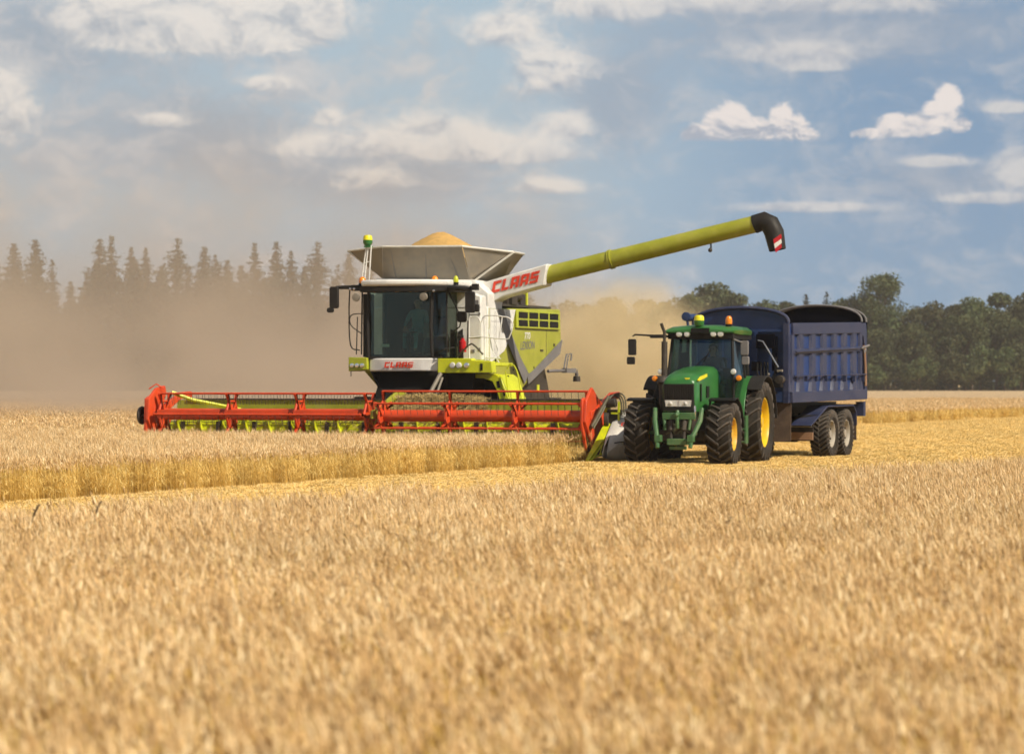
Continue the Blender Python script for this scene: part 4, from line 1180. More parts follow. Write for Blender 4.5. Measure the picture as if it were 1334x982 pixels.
# unloading auger
au = empty('unloading_auger', CB)
mb = MB(); p0, p1 = Vector((2.6, 4.9, 4.36)), Vector((8.06, 4.9, 5.56))
mb.cyl(p0, p1, .215, .205, 24); tb_ = mb.build('tube', M['lime_dusty'], au)
mb = MB()
for q in (.345,): 
    c = p0 + (p1 - p0) * q; d = (p1 - p0).normalized()
    mb.cyl(c - d * .04, c - d * .012, .238, .238, 24); mb.cyl(c + d * .012, c + d * .04, .238, .238, 24)
mb.build('flange', M['lime_dusty'], au)
mb = MB(); mb.tube([p1 - Vector((.02, 0, .005)), p1 + Vector((.20, 0, .06)), p1 + Vector((.36, 0, -.02)), p1 + Vector((.46, 0, -.22)), p1 + Vector((.54, 0, -.62))], [.222, .23, .24, .235, .20], 20, cap=False)
mb.cyl(p1 + Vector((.53, 0, -.56)), p1 + Vector((.535, 0, -.58)), .19, .19, 18)
sp_ = mb.build('spout', M['black_dusty'], au)
mb = MB()
for i, (t, col) in enumerate(((0, 0), (1, 1), (2, 0))):
    z0 = -.28 - .105 * i
    mb.add([Vector(p1) + Vector(q) for q in ((.50 + .02 * i, -.235, z0 - .10), (.68, -.20, z0 + .03), (.70, -.20, z0 - .075), (.52 + .02 * i, -.235, z0 - .205))], [(0, 1, 2, 3)], col)
hz = mb.build('hazard_plate', [M['extred'], M['white']], sp_)
mb = MB(); c = p0 + (p1 - p0) * .80; mb.tube([c + Vector((0, 0, -.2)), c + Vector((0.02, -.05, -.32))], .02, 6); mb.ball(c + Vector((.0, -.05, -.36)), .055, 10); mb.build('lamp', M['darkmetal'], au)
mb = MB()
mb.prism([(1.02, 4.16), (1.9, 4.40), (2.98, 4.68), (2.88, 4.16), (1.85, 3.90), (1.62, 3.80), (1.55, 3.45), (1.0, 3.45)], 'y', 4.58, 5.2)
sl_ = mb.build('sleeve', M['white'], au, bevel=.03)
rr_ = Vector((1.47, 0, .325)).normalized()
lettering('CLAAS', .265, (1.55, 4.572, 3.98), rr_, (-rr_.z * 0, 0, 1), (0, -1, 0), .012, M['logored'], sl_, wfac=.80, gap=.17, t=.24, slant=.25)

# ---- header with its reels
hd = empty('header', CB)
mb = MB()
mb.box(-5.3, 5.6, 1.42, 1.50, .35, 1.42)
mb.box(-5.3, 5.6, .35, 1.45, .16, .20)
mb.build('trough', M['lime_dusty'], hd)
mb = MB(); mb.box(-5.0, 5.55, 1.38, 1.52, 1.421, 1.455); mb.build('top_rail', M['darkmetal'], hd)
mb = MB(); mb.cyl((-5.25, 1.0, .72), (5.55, 1.0, .72), .21, n=18)
nseg = 26
for hx0, hx1, hand in ((-5.2, -.5, 1), (5.5, .9, -1)):
    turns = 8; N_ = turns * nseg; vs = []; fs = []
    for i in range(N_ + 1):
        t = 2 * pi * i / nseg * hand; x = hx0 + (hx1 - hx0) * i / N_
        vs += [(x, 1.0 + .15 * cos(t), .72 + .15 * sin(t)), (x, 1.0 + .33 * cos(t), .72 + .33 * sin(t)), (x + .02, 1.0 + .33 * cos(t), .72 + .33 * sin(t)), (x + .02, 1.0 + .15 * cos(t), .72 + .15 * sin(t))]
        if i: fs += [tuple(4 * (i - 1) + a for a in (0, 1, 5, 4)), tuple(4 * (i - 1) + a for a in (1, 2, 6, 5)), tuple(4 * (i - 1) + a for a in (2, 3, 7, 6))]
    mb.add(vs, fs)
mb.build('intake_auger', M['lime_bright'], hd)
mb = MB()
for i in range(44): x = -5.1 + i * .245; mb.tube([(x, .98, .93), (x + .02, .80, 1.0), (x + .03, .70, .98)], .012, 4)
for k in range(12): x = -4.9 + k * .93; mb.box(x, x + .10, .76, .82, .50, .92)
mb.build('auger_fingers', M['darkmetal'], hd)
mb = MB(); mb.box(-5.3, 5.6, .02, .40, .13, .17)
for i in range(140): 
    x = -5.25 + i * .0775; mb.prism([(x - .02, .03), (x + .02, .03), (x, -.09)], 'z', .14, .16)
mb.build('cutter_bar', M['darkmetal'], hd)
# crop in the trough
mb = MB()
for i in range(6500):
    x = random.triangular(-3.0, 5.2, 1.2); y = random.uniform(.75, 1.34); z = random.uniform(.6, 1.30 - .06 * abs(x - 1) - (.15 if x > 3.4 else 0))
    if x < -.8: z = random.uniform(.6, 1.12)
    if i > 2600:
        x = random.uniform(.45, 2.6); z = random.uniform(1.1, 1.54 - .05 * abs(x - 1.2)); y = random.uniform(1.2, 1.5)
    a = random.uniform(0, pi); L_ = random.uniform(.12, .4); dz = random.uniform(-.1, .1); w = .0045
    mb.add([(x - cos(a) * L_ / 2, y - sin(a) * L_ * .3, z - dz), (x + cos(a) * L_ / 2, y + sin(a) * L_ * .3, z + dz), (x + cos(a) * L_ / 2, y + sin(a) * L_ * .3, z + dz + w * 2.5), (x - cos(a) * L_ / 2, y - sin(a) * L_ * .3, z - dz + w * 2.5)], [(0, 1, 2, 3)])
st = mb.build('gathered_straw', M['straw'], hd, smooth=0); st['kind'] = 'stuff'
def reel(x0, x1, phase, nspi, cz=1.09, R=.56, cyy=.25):
    re = empty('reel', hd)
    mb = MB(); mb.cyl((x0 + .05, cyy, cz), (x1 - .05, cyy, cz), .135, n=20)
    for a in range(6):
        th = radians(phase + 60 * a); by, bz = cyy - R * cos(th), cz + R * sin(th)
        mb.cyl((x0 + .03, by, bz), (x1 - .03, by, bz), .024, n=8)
        n_ = int((x1 - x0) / .165)
        for k in range(n_):
            x = x0 + .1 + k * (x1 - x0 - .2) / n_
            mb.tube([(x, by, bz), (x, by + .02, bz - .12), (x, by + .06, bz - .26)], .0065, 3, cap=False, m=1)
    for k in range(nspi):
        x = x0 + .06 + (x1 - x0 - .12) * k / (nspi - 1)
        vo = []
        for a in range(6):
            th = radians(phase + 60 * a)
            t0, t1 = th - .14, th + .14
            # arm tapering to the bar
            P_ = [(cyy - .10 * cos(th - .9), cz + .10 * sin(th - .9)), (cyy - R * cos(th) + .045 * sin(th), cz + R * sin(th) + .045 * cos(th)),
                  (cyy - R * cos(th) - .045 * sin(th), cz + R * sin(th) - .045 * cos(th)), (cyy - .10 * cos(th + .9), cz + .10 * sin(th + .9))]
            mb.prism(P_, 'x', x - .035, x + .035)
            th2 = radians(phase + 60 * (a + 1))
            A_ = Vector((x, cyy - R * .62 * cos(th), cz + R * .62 * sin(th))); B_ = Vector((x, cyy - R * .62 * cos(th2), cz + R * .62 * sin(th2)))
            mb.tube([A_, B_], .03, 5)
    mb.build('reel_frame', [M['red'], M['darkmetal']], re)
reel(-5.12, .22, 0, 4)
reel(.45, 5.50, 30, 4, cz=1.07)
# red shields on the front of the reel tubes (left reel shows a deeper board)
mb = MB()
for k in range(3):
    x0 = -5.0 + k * 1.74; mb.prism([(x0, 1.20), (x0 + 1.62, 1.20), (x0 + 1.56, 1.01), (x0, 1.01)], 'y', -.30, -.27)
mb.build('reel_board', M['red'], hd, bevel=.01)
# reel arms between and at the ends
for x in (-5.22, .335, 5.62):
    mb = MB(); mb.prism([(-.05, 1.18), (.25, 1.22), (1.4, 1.60), (2.0, 1.62), (2.0, 1.46), (1.4, 1.44), (.3, 1.0), (-.05, 1.0)], 'x', x - .035, x + .035); mb.build('reel_arm', M['red'] if x != .335 else M['lime_dusty'], hd, bevel=.01)
# end plates
mb = MB()
mb.prism([(-.05, .55), (-.35, .95), (-.30, 1.45), (.10, 1.70), (.55, 1.76), (.62, 1.60), (.42, 1.2), (.35, .4), (.1, .3)], 'x', -5.26, -5.19)
mb.prism([(-.20, .50), (-.34, .62), (-.30, 1.45), (-.12, 1.52), (-.12, .6)], 'x', -5.32, -5.26)
mb.tube([(-5.4, .1, 1.68), (-5.25, .2, 1.80), (-5.1, .3, 1.68)], .02, 5)
mb.build('end_plate', M['red'], hd, bevel=.015)
mb = MB(); mb.lathe([(.001, -.05), (.20, -.045), (.22, 0), (.20, .04)], (-5.50, -.05, 1.06), 'x', 24)
mb.cyl((-5.5, -.05, 1.06), (-5.26, -.05, 1.06), .05); mb.build('drive_disc', M['darkmetal'], hd)
mb = MB(); mb.tube([(-5.0, .5, 1.6), (-4.6, .8, 1.42), (-3.6, 1.36, 1.2)], [.05, .05, .04], 6); mb.build('strut', M['lime_bright'], hd)
mb = MB()
mb.prism([(-.38, .95), (-.30, 1.42), (0.0, 1.66), (.12, 1.72), (.5, 1.50), (.95, 1.30), (1.0, .95), (.8, .62), (.3, .30), (.1, .45)], 'x', 5.56, 5.63)
mb.prism([(-.40, .9), (-.36, 1.45), (-.22, 1.50), (-.22, .8), (-.02, .35), (-.1, .30)], 'x', 5.50, 5.56)
mb.build('end_plate', M['red'], hd, bevel=.015)
mb = MB(); mb.prism([(.2, .15), (1.3, .15), (1.3, 1.3), (.5, 1.0), (-.1, .62)], 'x', 5.46, 5.52); mb.build('side_sheet', M['darkmetal'], hd)
# right-hand divider: lime nose and white shell
mb = MB()
mb.slab([(5.86, -1.05, .10), (5.94, -1.03, .10), (6.04, .45, .90), (6.0, .55, 1.02), (5.84, .45, .98), (5.80, .2, .75)], .06)
mb.tube([(5.95, -1.0, .12), (6.10, -.2, .32), (6.14, .4, .45)], .018, 5); mb.tube([(5.98, -.98, .12), (6.02, -.3, .48)], .016, 5); mb.tube([(6.0, -.5, .22), (6.02, -.4, .42)], .014, 5)
mb.build('crop_divider', M['lime_bright'], hd, bevel=.01)
mb = MB()
secs = [(-.55, 6.08, 6.22, .16, .42), (-.2, 6.02, 6.42, .10, .66), (.3, 6.0, 6.62, .12, .98), (.8, 6.02, 6.78, .18, 1.20), (1.3, 6.05, 6.84, .25, 1.30), (1.9, 6.08, 6.8, .4, 1.22)]
vs = []; fs = []
for y, xa, xb, za, zb in secs:
    m_ = (za + zb) / 2
    vs += [(xa, y, za + .05), (xa, y, m_), (xa + .03, y, zb - .04), (xa + .12, y, zb), (xb - .10, y, zb - .03), (xb, y, zb - .14), (xb, y, m_), (xb - .04, y, za + .06), (xb - .14, y, za), (xa + .1, y, za)]
n_ = 10
for i in range(len(secs) - 1):
    for j in range(n_): j2 = (j + 1) % n_; fs.append((i * n_ + j, i * n_ + j2, (i + 1) * n_ + j2, (i + 1) * n_ + j))
fs += [tuple(range(n_)), tuple(range(len(vs) - 1, len(vs) - n_ - 1, -1))]
mb.add(vs, fs)
sh = mb.build('side_shell', M['white_dusty'], hd, smooth=50)
mb = MB()
mb.tube([(6.07, -.30, .50), (6.3, -.33, .49), (6.52, -.1, .52), (6.66, .3, .62)], .014, 5); mb.build('seam', M['darkmetal'], sh)
lettering('CLAAS', .07, (6.30, .10, .86), (1, .0, .04), (0, .35, 1), (0, -1, .3), .012, M['logored'], sh)
# hoses and drive at the right end
mb = MB()
for i, (dx, c0) in enumerate(((0, -.02), (.05, .0), (.1, .03))):
    mb.tube(cr([(5.62 + dx, -.1, .80), (5.74 + dx, .1, 1.12), (5.86 + dx, .35, 1.45 + c0), (6.02 + dx, .45, 1.56 + c0), (6.16 + dx, .5, 1.46 + c0), (6.20 + dx, .5, 1.1)]), .018, 6)
mb.tube([(5.70, -.15, .85), (5.98, .2, 1.52)], .04, 8)
mb.build('hydraulic_hoses', M['hydro'], hd)
mb = MB(); mb.box(5.82, 6.16, .35, .7, .85, 1.22); mb.cyl((5.9, .3, 1.36), (6.12, .3, 1.38), .10, n=12); mb.cyl((5.85, .28, 1.0), (5.95, .3, 1.0), .16, n=16); mb.build('reel_drive', M['darkmetal'], hd, bevel=.01)
mb = MB(); mb.box(5.84, 5.90, .3, .34, 1.02, 1.25); mb.box(6.0, 6.2, .3, .34, 1.12, 1.16); mb.box(6.16, 6.20, .3, .36, .9, 1.4); mb.build('drive_bracket', M['lime_bright'], hd)
# ------------------------------------------------------------------ tractor
TR = empty('tractor', None, (3.74, 72.24, 0), -radians(16))
tag(TR, 'green farm tractor with yellow wheels heading towards the camera, pulling the blue trailer', 'tractor')
for s in (-1, 1):
    w = wheel(TR, (s * .92, 0, .70), .70, .54, .36, M['orangeyellow'], 20, s, M['rubber'])
    w = wheel(TR, (s * 1.03, 2.65, .93), .93, .60, .56, M['yellow'], 22, s, M['rubber'], dish=.2)
XO = .10
# bonnet
def loft(mb, secs, m=0):
    n = len(secs[0]); vs = [p for s in secs for p in s]; fs = []
    for i in range(len(secs) - 1):
        for j in range(n): j2 = (j + 1) % n; fs.append((i * n + j, i * n + j2, (i + 1) * n + j2, (i + 1) * n + j))
    fs += [tuple(range(n)), tuple(range(len(vs) - 1, len(vs) - n - 1, -1))]
    mb.add(vs, fs, m)
def hsec(y, w, zt, zs, zb, c=XO):
    return [(c - w, y, zb), (c - w, y, zs), (c - w * .93, y, zs + (zt - zs) * .55), (c - w * .72, y, zt - .02), (c - w * .3, y, zt), (c + w * .3, y, zt), (c + w * .72, y, zt - .02), (c + w * .93, y, zs + (zt - zs) * .55), (c + w, y, zs), (c + w, y, zb)]
mb = MB(); loft(mb, [hsec(-.82, .33, 1.86, 1.74, 1.70), hsec(-.78, .36, 1.93, 1.78, 1.2), hsec(-.5, .38, 2.03, 1.84, 1.2), hsec(0, .39, 2.10, 1.90, 1.2), hsec(.9, .41, 2.18, 1.96, 1.2), hsec(1.35, .42, 2.20, 1.98, 1.25)])
hood = mb.build('bonnet', M['jgreen'], TR, smooth=45)
mb = MB(); mb.prism([(XO - .335, 1.80), (XO + .335, 1.80), (XO + .34, 1.22), (XO - .34, 1.22)], 'y', -.86, -.77)
for i in range(17): x = XO - .31 + i * .03875; mb.box(x, x + .012, -.875, -.86, 1.47, 1.78)
gri = mb.build('front_grille', M['black_dusty'], hood)
mb = MB(); mb.prism([(XO - .30, 1.45), (XO + .30, 1.45), (XO + .28, 1.31), (XO - .28, 1.31)], 'y', -.885, -.865)
hl = mb.build('headlight', M['chrome'], hood)
for x in (-.15, .15):
    mb = MB(); mb.prism([(XO + x - .125, 1.44), (XO + x + .125, 1.44), (XO + x + .118, 1.32), (XO + x - .118, 1.32)], 'y', -.893, -.886); mb.ball((XO + x * 1.1, -.885, 1.378), .045, 10); mb.build('lens', M['lens'], hl)
mb = MB()
mb.prism([(-.62, 1.86), (.2, 1.955), (.2, 2.02), (-.45, 1.955), (-.70, 1.88)], 'x', XO + .378, XO + .402); mb.build('stripe', M['gyellow'], hood)
mb = MB(); mb.box(XO + .39, XO + .412, -.45, -.38, 1.42, 1.80); mb.box(XO + .40, XO + .418, .1, .35, 1.5, 1.75)
mb.build('side_vent', M['black'], hood)
mb = MB(); mb.prism([(XO + .12, 1.93), (XO + .24, 1.93), (XO + .22, 1.90), (XO + .14, 1.90)], 'y', -.80, -.775); mb.build('badge', M['gyellow'], hood)
# chassis and front linkage
mb = MB()
mb.box(XO - .26, XO + .26, -.75, 3.1, .62, 1.22); mb.box(-.72, .72, -.12, .12, .55, .80); mb.cyl((-.66, 0, .70), (-.50, 0, .70), .24, n=16); mb.cyl((.50, 0, .70), (.66, 0, .70), .24, n=16)
mb.box(-.8, .8, 2.45, 2.85, .7, 1.15); mb.box(XO - .3, XO + .36, 1.0, 3.0, .45, .95); mb.box(XO + .1, XO + .5, .1, .8, .75, 1.25)
mb.build('chassis', M['darkmetal'], TR, bevel=.02)
lk = empty('front_linkage', TR)
mb = MB()
mb.box(XO - .33, XO + .40, -1.0, -.80, 1.03, 1.18)
for s in (-1, 1):
    x = XO + s * .36
    mb.tube([(x + s * .16, -.85, 1.28), (x + s * .14, -.95, 1.0), (x + s * .02, -1.25, .62), (x, -1.3, .42)], [.05, .06, .055, .05], 6)
    mb.tube([(x - s * .06, -.95, 1.1), (x - s * .10, -1.0, .80)], .04, 6); mb.box(x - .07, x + .07, -1.32, -1.12, .55, .70)
mb.box(XO - .20, XO + .24, -1.12, -.95, .48, .62); mb.box(XO - .16, XO + .20, -1.05, -.9, .38, .46)
mb.build('lift_arms', M['jgreen_d'], lk, bevel=.012)
mb = MB()
for x in (-.13, .16): mb.cyl((XO + x, -1.02, .62), (XO + x, -.95, 1.03), .035, n=10); mb.cyl((XO + x, -1.03, .8), (XO + x, -.98, 1.0), .055, n=10)
mb.box(XO - .30, XO + .30, -.92, -.84, .60, 1.0); mb.build('ram', M['darkmetal'], lk)
mb = MB(); mb.tube([(XO + .02, -1.03, 1.22), (XO + .03, -1.1, 1.05), (XO + .02, -1.05, .85)], .04, 8); mb.ball((XO + .02, -1.1, 1.13), .06, 8); mb.build('top_link', M['jgreen_d'], lk)
mb = MB(); mb.tube([(XO + .38, -.92, 1.32), (XO + .40, -.98, 1.2), (XO + .38, -.95, 1.02)], .022, 6); mb.build('coupler', M['chrome'], lk)
mb = MB(); mb.box(-1.10, -.60, -.3, -.22, .70, .78); mb.box(XO + .48, XO + .60, .3, .9, .9, 1.3); mb.build('side_tank', M['jgreen_d'], TR)
# front fenders
for s in (-1, 1):
    mb = MB(); P_ = arc(0, .70, .80, 70, 168, 10); P2 = arc(0, .70, .765, 168, 70, 10)
    mb.prism([(-a, b) for a, b in P_ + P2], 'x', s * .92 - .29, s * .92 + .29)
    mb.tube([(s * .55, 0, 1.0), (s * .62, 0, 1.46)], .03, 6)
    mb.build('front_fender', M['black'], TR, bevel=.01)
# exhaust and air intake
mb = MB()
mb.tube([(-.64, .95, 2.72), (-.64, .95, 2.95), (-.68, .93, 3.06), (-.70, .9, 3.14)], .035, 10)
mb.cyl((-.64, .95, 1.98), (-.64, .95, 2.74), .068, n=16)
mb.lathe([(.06, 1.98), (.12, 1.94), (.15, 1.84), (.10, 1.78), (.08, 1.2)], (-.66, .9, 0), 'z', 16)
mb.build('exhaust', M['darkmetal'], TR)
mb = MB(); mb.prism([(-.95, 1.15), (-.92, 1.5), (-.80, 1.82), (-.62, 1.9), (-.58, 1.15)], 'y', .95, 1.3); mb.build('cab_shield', M['black'], TR, bevel=.03)
# cab
tc_ = empty('cab', TR)
cw, cx_ = .68, XO + .02
mb = MB()
P4 = {}
for s in (-1, 1):
    mb.tube([(cx_ + s * (cw + .06), 1.25, 1.30), (cx_ + s * (cw + .06), 1.22, 1.95), (cx_ + s * (cw - .0), 1.42, 2.84)], .036, 6)
    mb.tube([(cx_ + s * (cw + .12), 2.35, 1.5), (cx_ + s * (cw + .02), 2.35, 2.84)], .03, 6)
    mb.tube([(cx_ + s * (cw + .05), 2.95, 1.6), (cx_ + s * (cw - .02), 2.9, 2.84)], .04, 6)
mb.box(cx_ - cw - .08, cx_ + cw + .08, 1.2, 3.0, 1.22, 1.34)
mb.box(cx_ - cw, cx_ + cw, 2.9, 2.96, 1.3, 1.9)
mb.box(cx_ - cw, cx_ - .36, 1.24, 1.30, 1.3, 1.62); mb.box(cx_ + .36, cx_ + cw, 1.24, 1.30, 1.3, 1.5)
mb.build('cab_frame', M['black'], tc_)
mb = MB(); mb.slab([(cx_ - cw - .04, 1.235, 1.32), (cx_ + cw + .04, 1.235, 1.32), (cx_ + cw + .04, 1.21, 1.95), (cx_ + cw - .02, 1.41, 2.82), (cx_ - cw + .02, 1.41, 2.82), (cx_ - cw - .04, 1.21, 1.95)], .01); mb.build('windscreen', M['glass_blue'], tc_, smooth=0)
for s in (-1, 1):
    mb = MB(); mb.slab([(cx_ + s * (cw + .08), 1.27, 1.35), (cx_ + s * (cw + .12), 2.33, 1.5), (cx_ + s * (cw + .02), 2.33, 2.82), (cx_ + s * cw, 1.45, 2.82)], .01); mb.slab([(cx_ + s * (cw + .10), 2.38, 1.6), (cx_ + s * (cw + .05), 2.92, 1.65), (cx_ + s * (cw - .02), 2.88, 2.82), (cx_ + s * (cw + .02), 2.38, 2.82)], .01)
    mb.build('side_window', M['glass_blue'], tc_, smooth=0)
mb = MB(); mb.slab([(cx_ - cw, 2.93, 1.9), (cx_ + cw, 2.93, 1.9), (cx_ + cw, 2.9, 2.8), (cx_ - cw, 2.9, 2.8)], .01); mb.build('rear_window', M['glass_blue'], tc_, smooth=0)
mb = MB()
def rsec(y, w, z0, z1): return [(cx_ - w, y, z0), (cx_ - w - .03, y, (z0 + z1) / 2), (cx_ - w + .08, y, z1 - .02), (cx_ - w * .4, y, z1 + .015), (cx_ + w * .4, y, z1 + .015), (cx_ + w - .08, y, z1 - .02), (cx_ + w + .03, y, (z0 + z1) / 2), (cx_ + w, y, z0)]
loft(mb, [rsec(1.14, .74, 2.95, 3.0), rsec(1.22, .78, 2.92, 3.06), rsec(1.7, .82, 2.90, 3.10), rsec(2.7, .82, 2.90, 3.09), rsec(3.05, .76, 2.90, 3.02)])
rf = mb.build('roof', M['jgreen'], tc_, smooth=50)
mb = MB(); mb.prism([(cx_ - .74, 1.20), (cx_ + .74, 1.20), (cx_ + .78, 3.0), (cx_ - .78, 3.0)], 'z', 2.80, 2.925); mb.build('roof_lining', M['black'], tc_)
for x in (-.48, -.30, .30, .46):
    mb = MB(); mb.lathe([(.001, -.03), (.055, -.025), (.072, 0), (.075, .06)], (cx_ + x, 1.17, 2.91), 'y', 16); mb.build('work_light', M['lens'], rf)
mb = MB(); mb.box(cx_ - .20, cx_ + .22, 1.13, 1.3, 2.93, 3.04); mb.cyl((XO - .02, 1.25, 3.0), (XO - .02, 1.25, 3.10), .035, n=10); gb = mb.build('receiver_bracket', M['black'], TR)
mb = MB(); mb.lathe([(.04, 3.07), (.09, 3.09), (.115, 3.13), (.115, 3.21)], (XO - .02, 1.25, 0), 'z', 18); mb.build('receiver_base', M['jgreen'], gb)
mb = MB(); mb.lathe([(.115, 3.21), (.11, 3.28), (.09, 3.32), (.05, 3.33), (.001, 3.331)], (XO - .02, 1.25, 0), 'z', 18); mb.build('receiver_dome', M['gyellow'], gb)
mb = MB(); mb.lathe([(.075, 3.13), (.08, 3.2), (.07, 3.27), (.04, 3.31), (.001, 3.315)], (XO + .60, 1.5, 0), 'z', 16); bb = mb.build('beacon', M['amber'], TR)
mb = MB(); mb.cyl((XO + .60, 1.5, 2.95), (XO + .60, 1.5, 3.10), .018, n=8); mb.cyl((XO + .6, 1.5, 3.08), (XO + .6, 1.5, 3.135), .075, n=14); mb.build('stalk', M['black'], bb)
mb = MB(); mb.tube([(-.55, 1.25, 2.86), (-.75, 1.2, 2.86), (-1.36, 1.15, 2.90), (-1.42, 1.15, 2.86)], [.03, .03, .022, .018], 6); mb.box(-1.02, -.66, 1.14, 1.24, 2.82, 2.90)
mb.prism(rounded(-1.42, 2.62, .17, .36, .03), 'y', 1.08, 1.18); mb.prism(rounded(-1.45, 2.32, .17, .17, .03), 'y', 1.08, 1.18); mb.build('mirror', M['black_dusty'], TR, bevel=.01)
mb = MB(); mb.tube([(XO + .72, 1.35, 2.8), (XO + .9, 1.5, 2.72)], .02, 6); mb.prism(rounded(1.05, 2.60, .17, .32, .03), 'y', 1.5, 1.6); mb.prism(rounded(1.07, 2.32, .16, .18, .03), 'y', 1.5, 1.6); mb.build('mirror', M['grey'], TR, bevel=.01)
for s, z, y, mm in ((-1, 2.07, .95, 'lens'), (1, 2.07, 1.15, 'lens'), (-1, 1.92, .95, 'amber'), (1, 1.93, 1.15, 'amber')):
    x = (-.73 if mm == 'lens' else -.86) if s < 0 else (.88 if mm == 'lens' else 1.0)
    mb = MB(); mb.lathe([(.001, -.05), (.055, -.04), (.068, 0), (.05, .08), (.001, .1)], (x, y, z), 'y', 14); o_ = mb.build('marker_lamp', M[mm], TR)
    mb = MB(); mb.tube([(x, y + .06, z), (x - s * .14, y + .15, z - .12)], .018, 5); mb.build('bracket', M['black'], o_)
# hoses and fittings low on the tractor
mb = MB()
for i in range(6):
    x0 = XO + random.uniform(-.28, .3); x1 = XO + random.uniform(-.3, .45)
    mb.tube(cr([(x0, -.80, 1.12), (x0 + .03, -.95, .95 + random.uniform(-.1, .1)), (x1, -.9, .7), (x1, -.5, .72)]), .014, 5)
mb.tube(cr([(XO + .44, .4, 1.2), (XO + .52, .6, .95), (XO + .46, 1.1, .9)]), .018, 5); mb.tube(cr([(XO + .40, -.2, 1.15), (XO + .5, .1, .9), (XO + .42, .5, .8)]), .016, 5)
mb.build('hoses', M['hydro'], TR)
mb = MB(); mb.tube([(cx_ - .35, 1.205, 1.96), (cx_ + .10, 1.30, 2.42)], .010, 5); mb.tube([(cx_ + .06, 1.28, 2.30), (cx_ + .2, 1.33, 2.55)], .012, 5); mb.build('wiper', M['black'], tc_)
# interior
mb = MB(); mb.box(XO - .2, XO + .28, 2.3, 2.75, 1.5, 1.78); mb.box(XO - .2, XO + .28, 2.66, 2.82, 1.78, 2.4); mb.build('driver_seat', M['seat'], tc_, bevel=.05)
mb = MB(); mb.tube([(XO, 1.55, 1.4), (XO - .02, 1.78, 2.06)], .04, 8); mb.box(XO - .16, XO + .14, 1.40, 1.60, 1.75, 2.02)
mb.build('steering_column', M['black'], tc_, bevel=.02)
mb = MB(); n_ = 28; c0 = Vector((XO - .02, 1.80, 2.10)); ax_ = Vector((0, .5, .87)); a_, b_ = frame_axes(ax_)
mb.tube([c0 + a_ * .19 * cos(2 * pi * i / n_) + b_ * .19 * sin(2 * pi * i / n_) for i in range(n_)], .016, 6, closed=True)
for k in range(3): t = 2 * pi * k / 3 + .5; mb.tube([c0, c0 + a_ * .18 * cos(t) + b_ * .18 * sin(t)], .012, 5)
mb.build('steering_wheel', M['black_dusty'], tc_)
mb = MB(); mb.box(XO - .52, XO - .30, 1.5, 1.54, 1.98, 2.5); mb.box(XO + .42, XO + .6, 1.7, 1.74, 1.9, 2.15); mb.tube([(XO - .4, 1.55, 1.4), (XO - .4, 1.55, 2.0)], .02, 6); mb.build('monitor', M['black'], tc_)
# rear fenders and step
for s in (-1, 1):
    mb = MB(); P_ = arc(2.65, .93, 1.05, 10, 172, 18); P2 = arc(2.65, .93, 1.01, 172, 10, 18)
    a, b = (.70, 1.02) if s > 0 else (-1.02, -.70)
    mb.prism(P_ + P2, 'x', a, b)
    ins = arc(2.65, .93, 1.01, 10, 172, 18)
    mb.prism(ins + [(1.65, 1.25), (2.3, 1.2), (3.3, 1.2)], 'x', s * .70, s * .72)
    mb.build('rear_fender', M['jgreen'], TR, bevel=.012)
    mb = MB(); P_ = arc(2.65, .93, 1.06, 5, 135, 18); P2 = arc(2.65, .93, 1.025, 135, 5, 18)
    a, b = (1.022, 1.36) if s > 0 else (-1.36, -1.022)
    mb.prism(P_ + P2, 'x', a, b); mb.build('fender_extension', M['black_dusty'], TR, bevel=.01)
    mb = MB()
    for z in (.5, .78, 1.06): mb.box(s * .72, s * 1.12, 1.28, 1.58, z, z + .03)
    mb.box(s * .70, s * .74, 1.25, 1.62, .48, 1.25); mb.box(s * 1.10, s * 1.13, 1.30, 1.56, .48, 1.1)
    mb.build('step', M['jgreen_d'], TR)
mb = MB(); mb.box(XO - .08, XO + .08, 2.9, 3.6, .45, .60); mb.box(XO - .35, XO + .35, 2.95, 3.2, .5, .62); mb.build('drawbar_hitch', M['darkmetal'], TR)

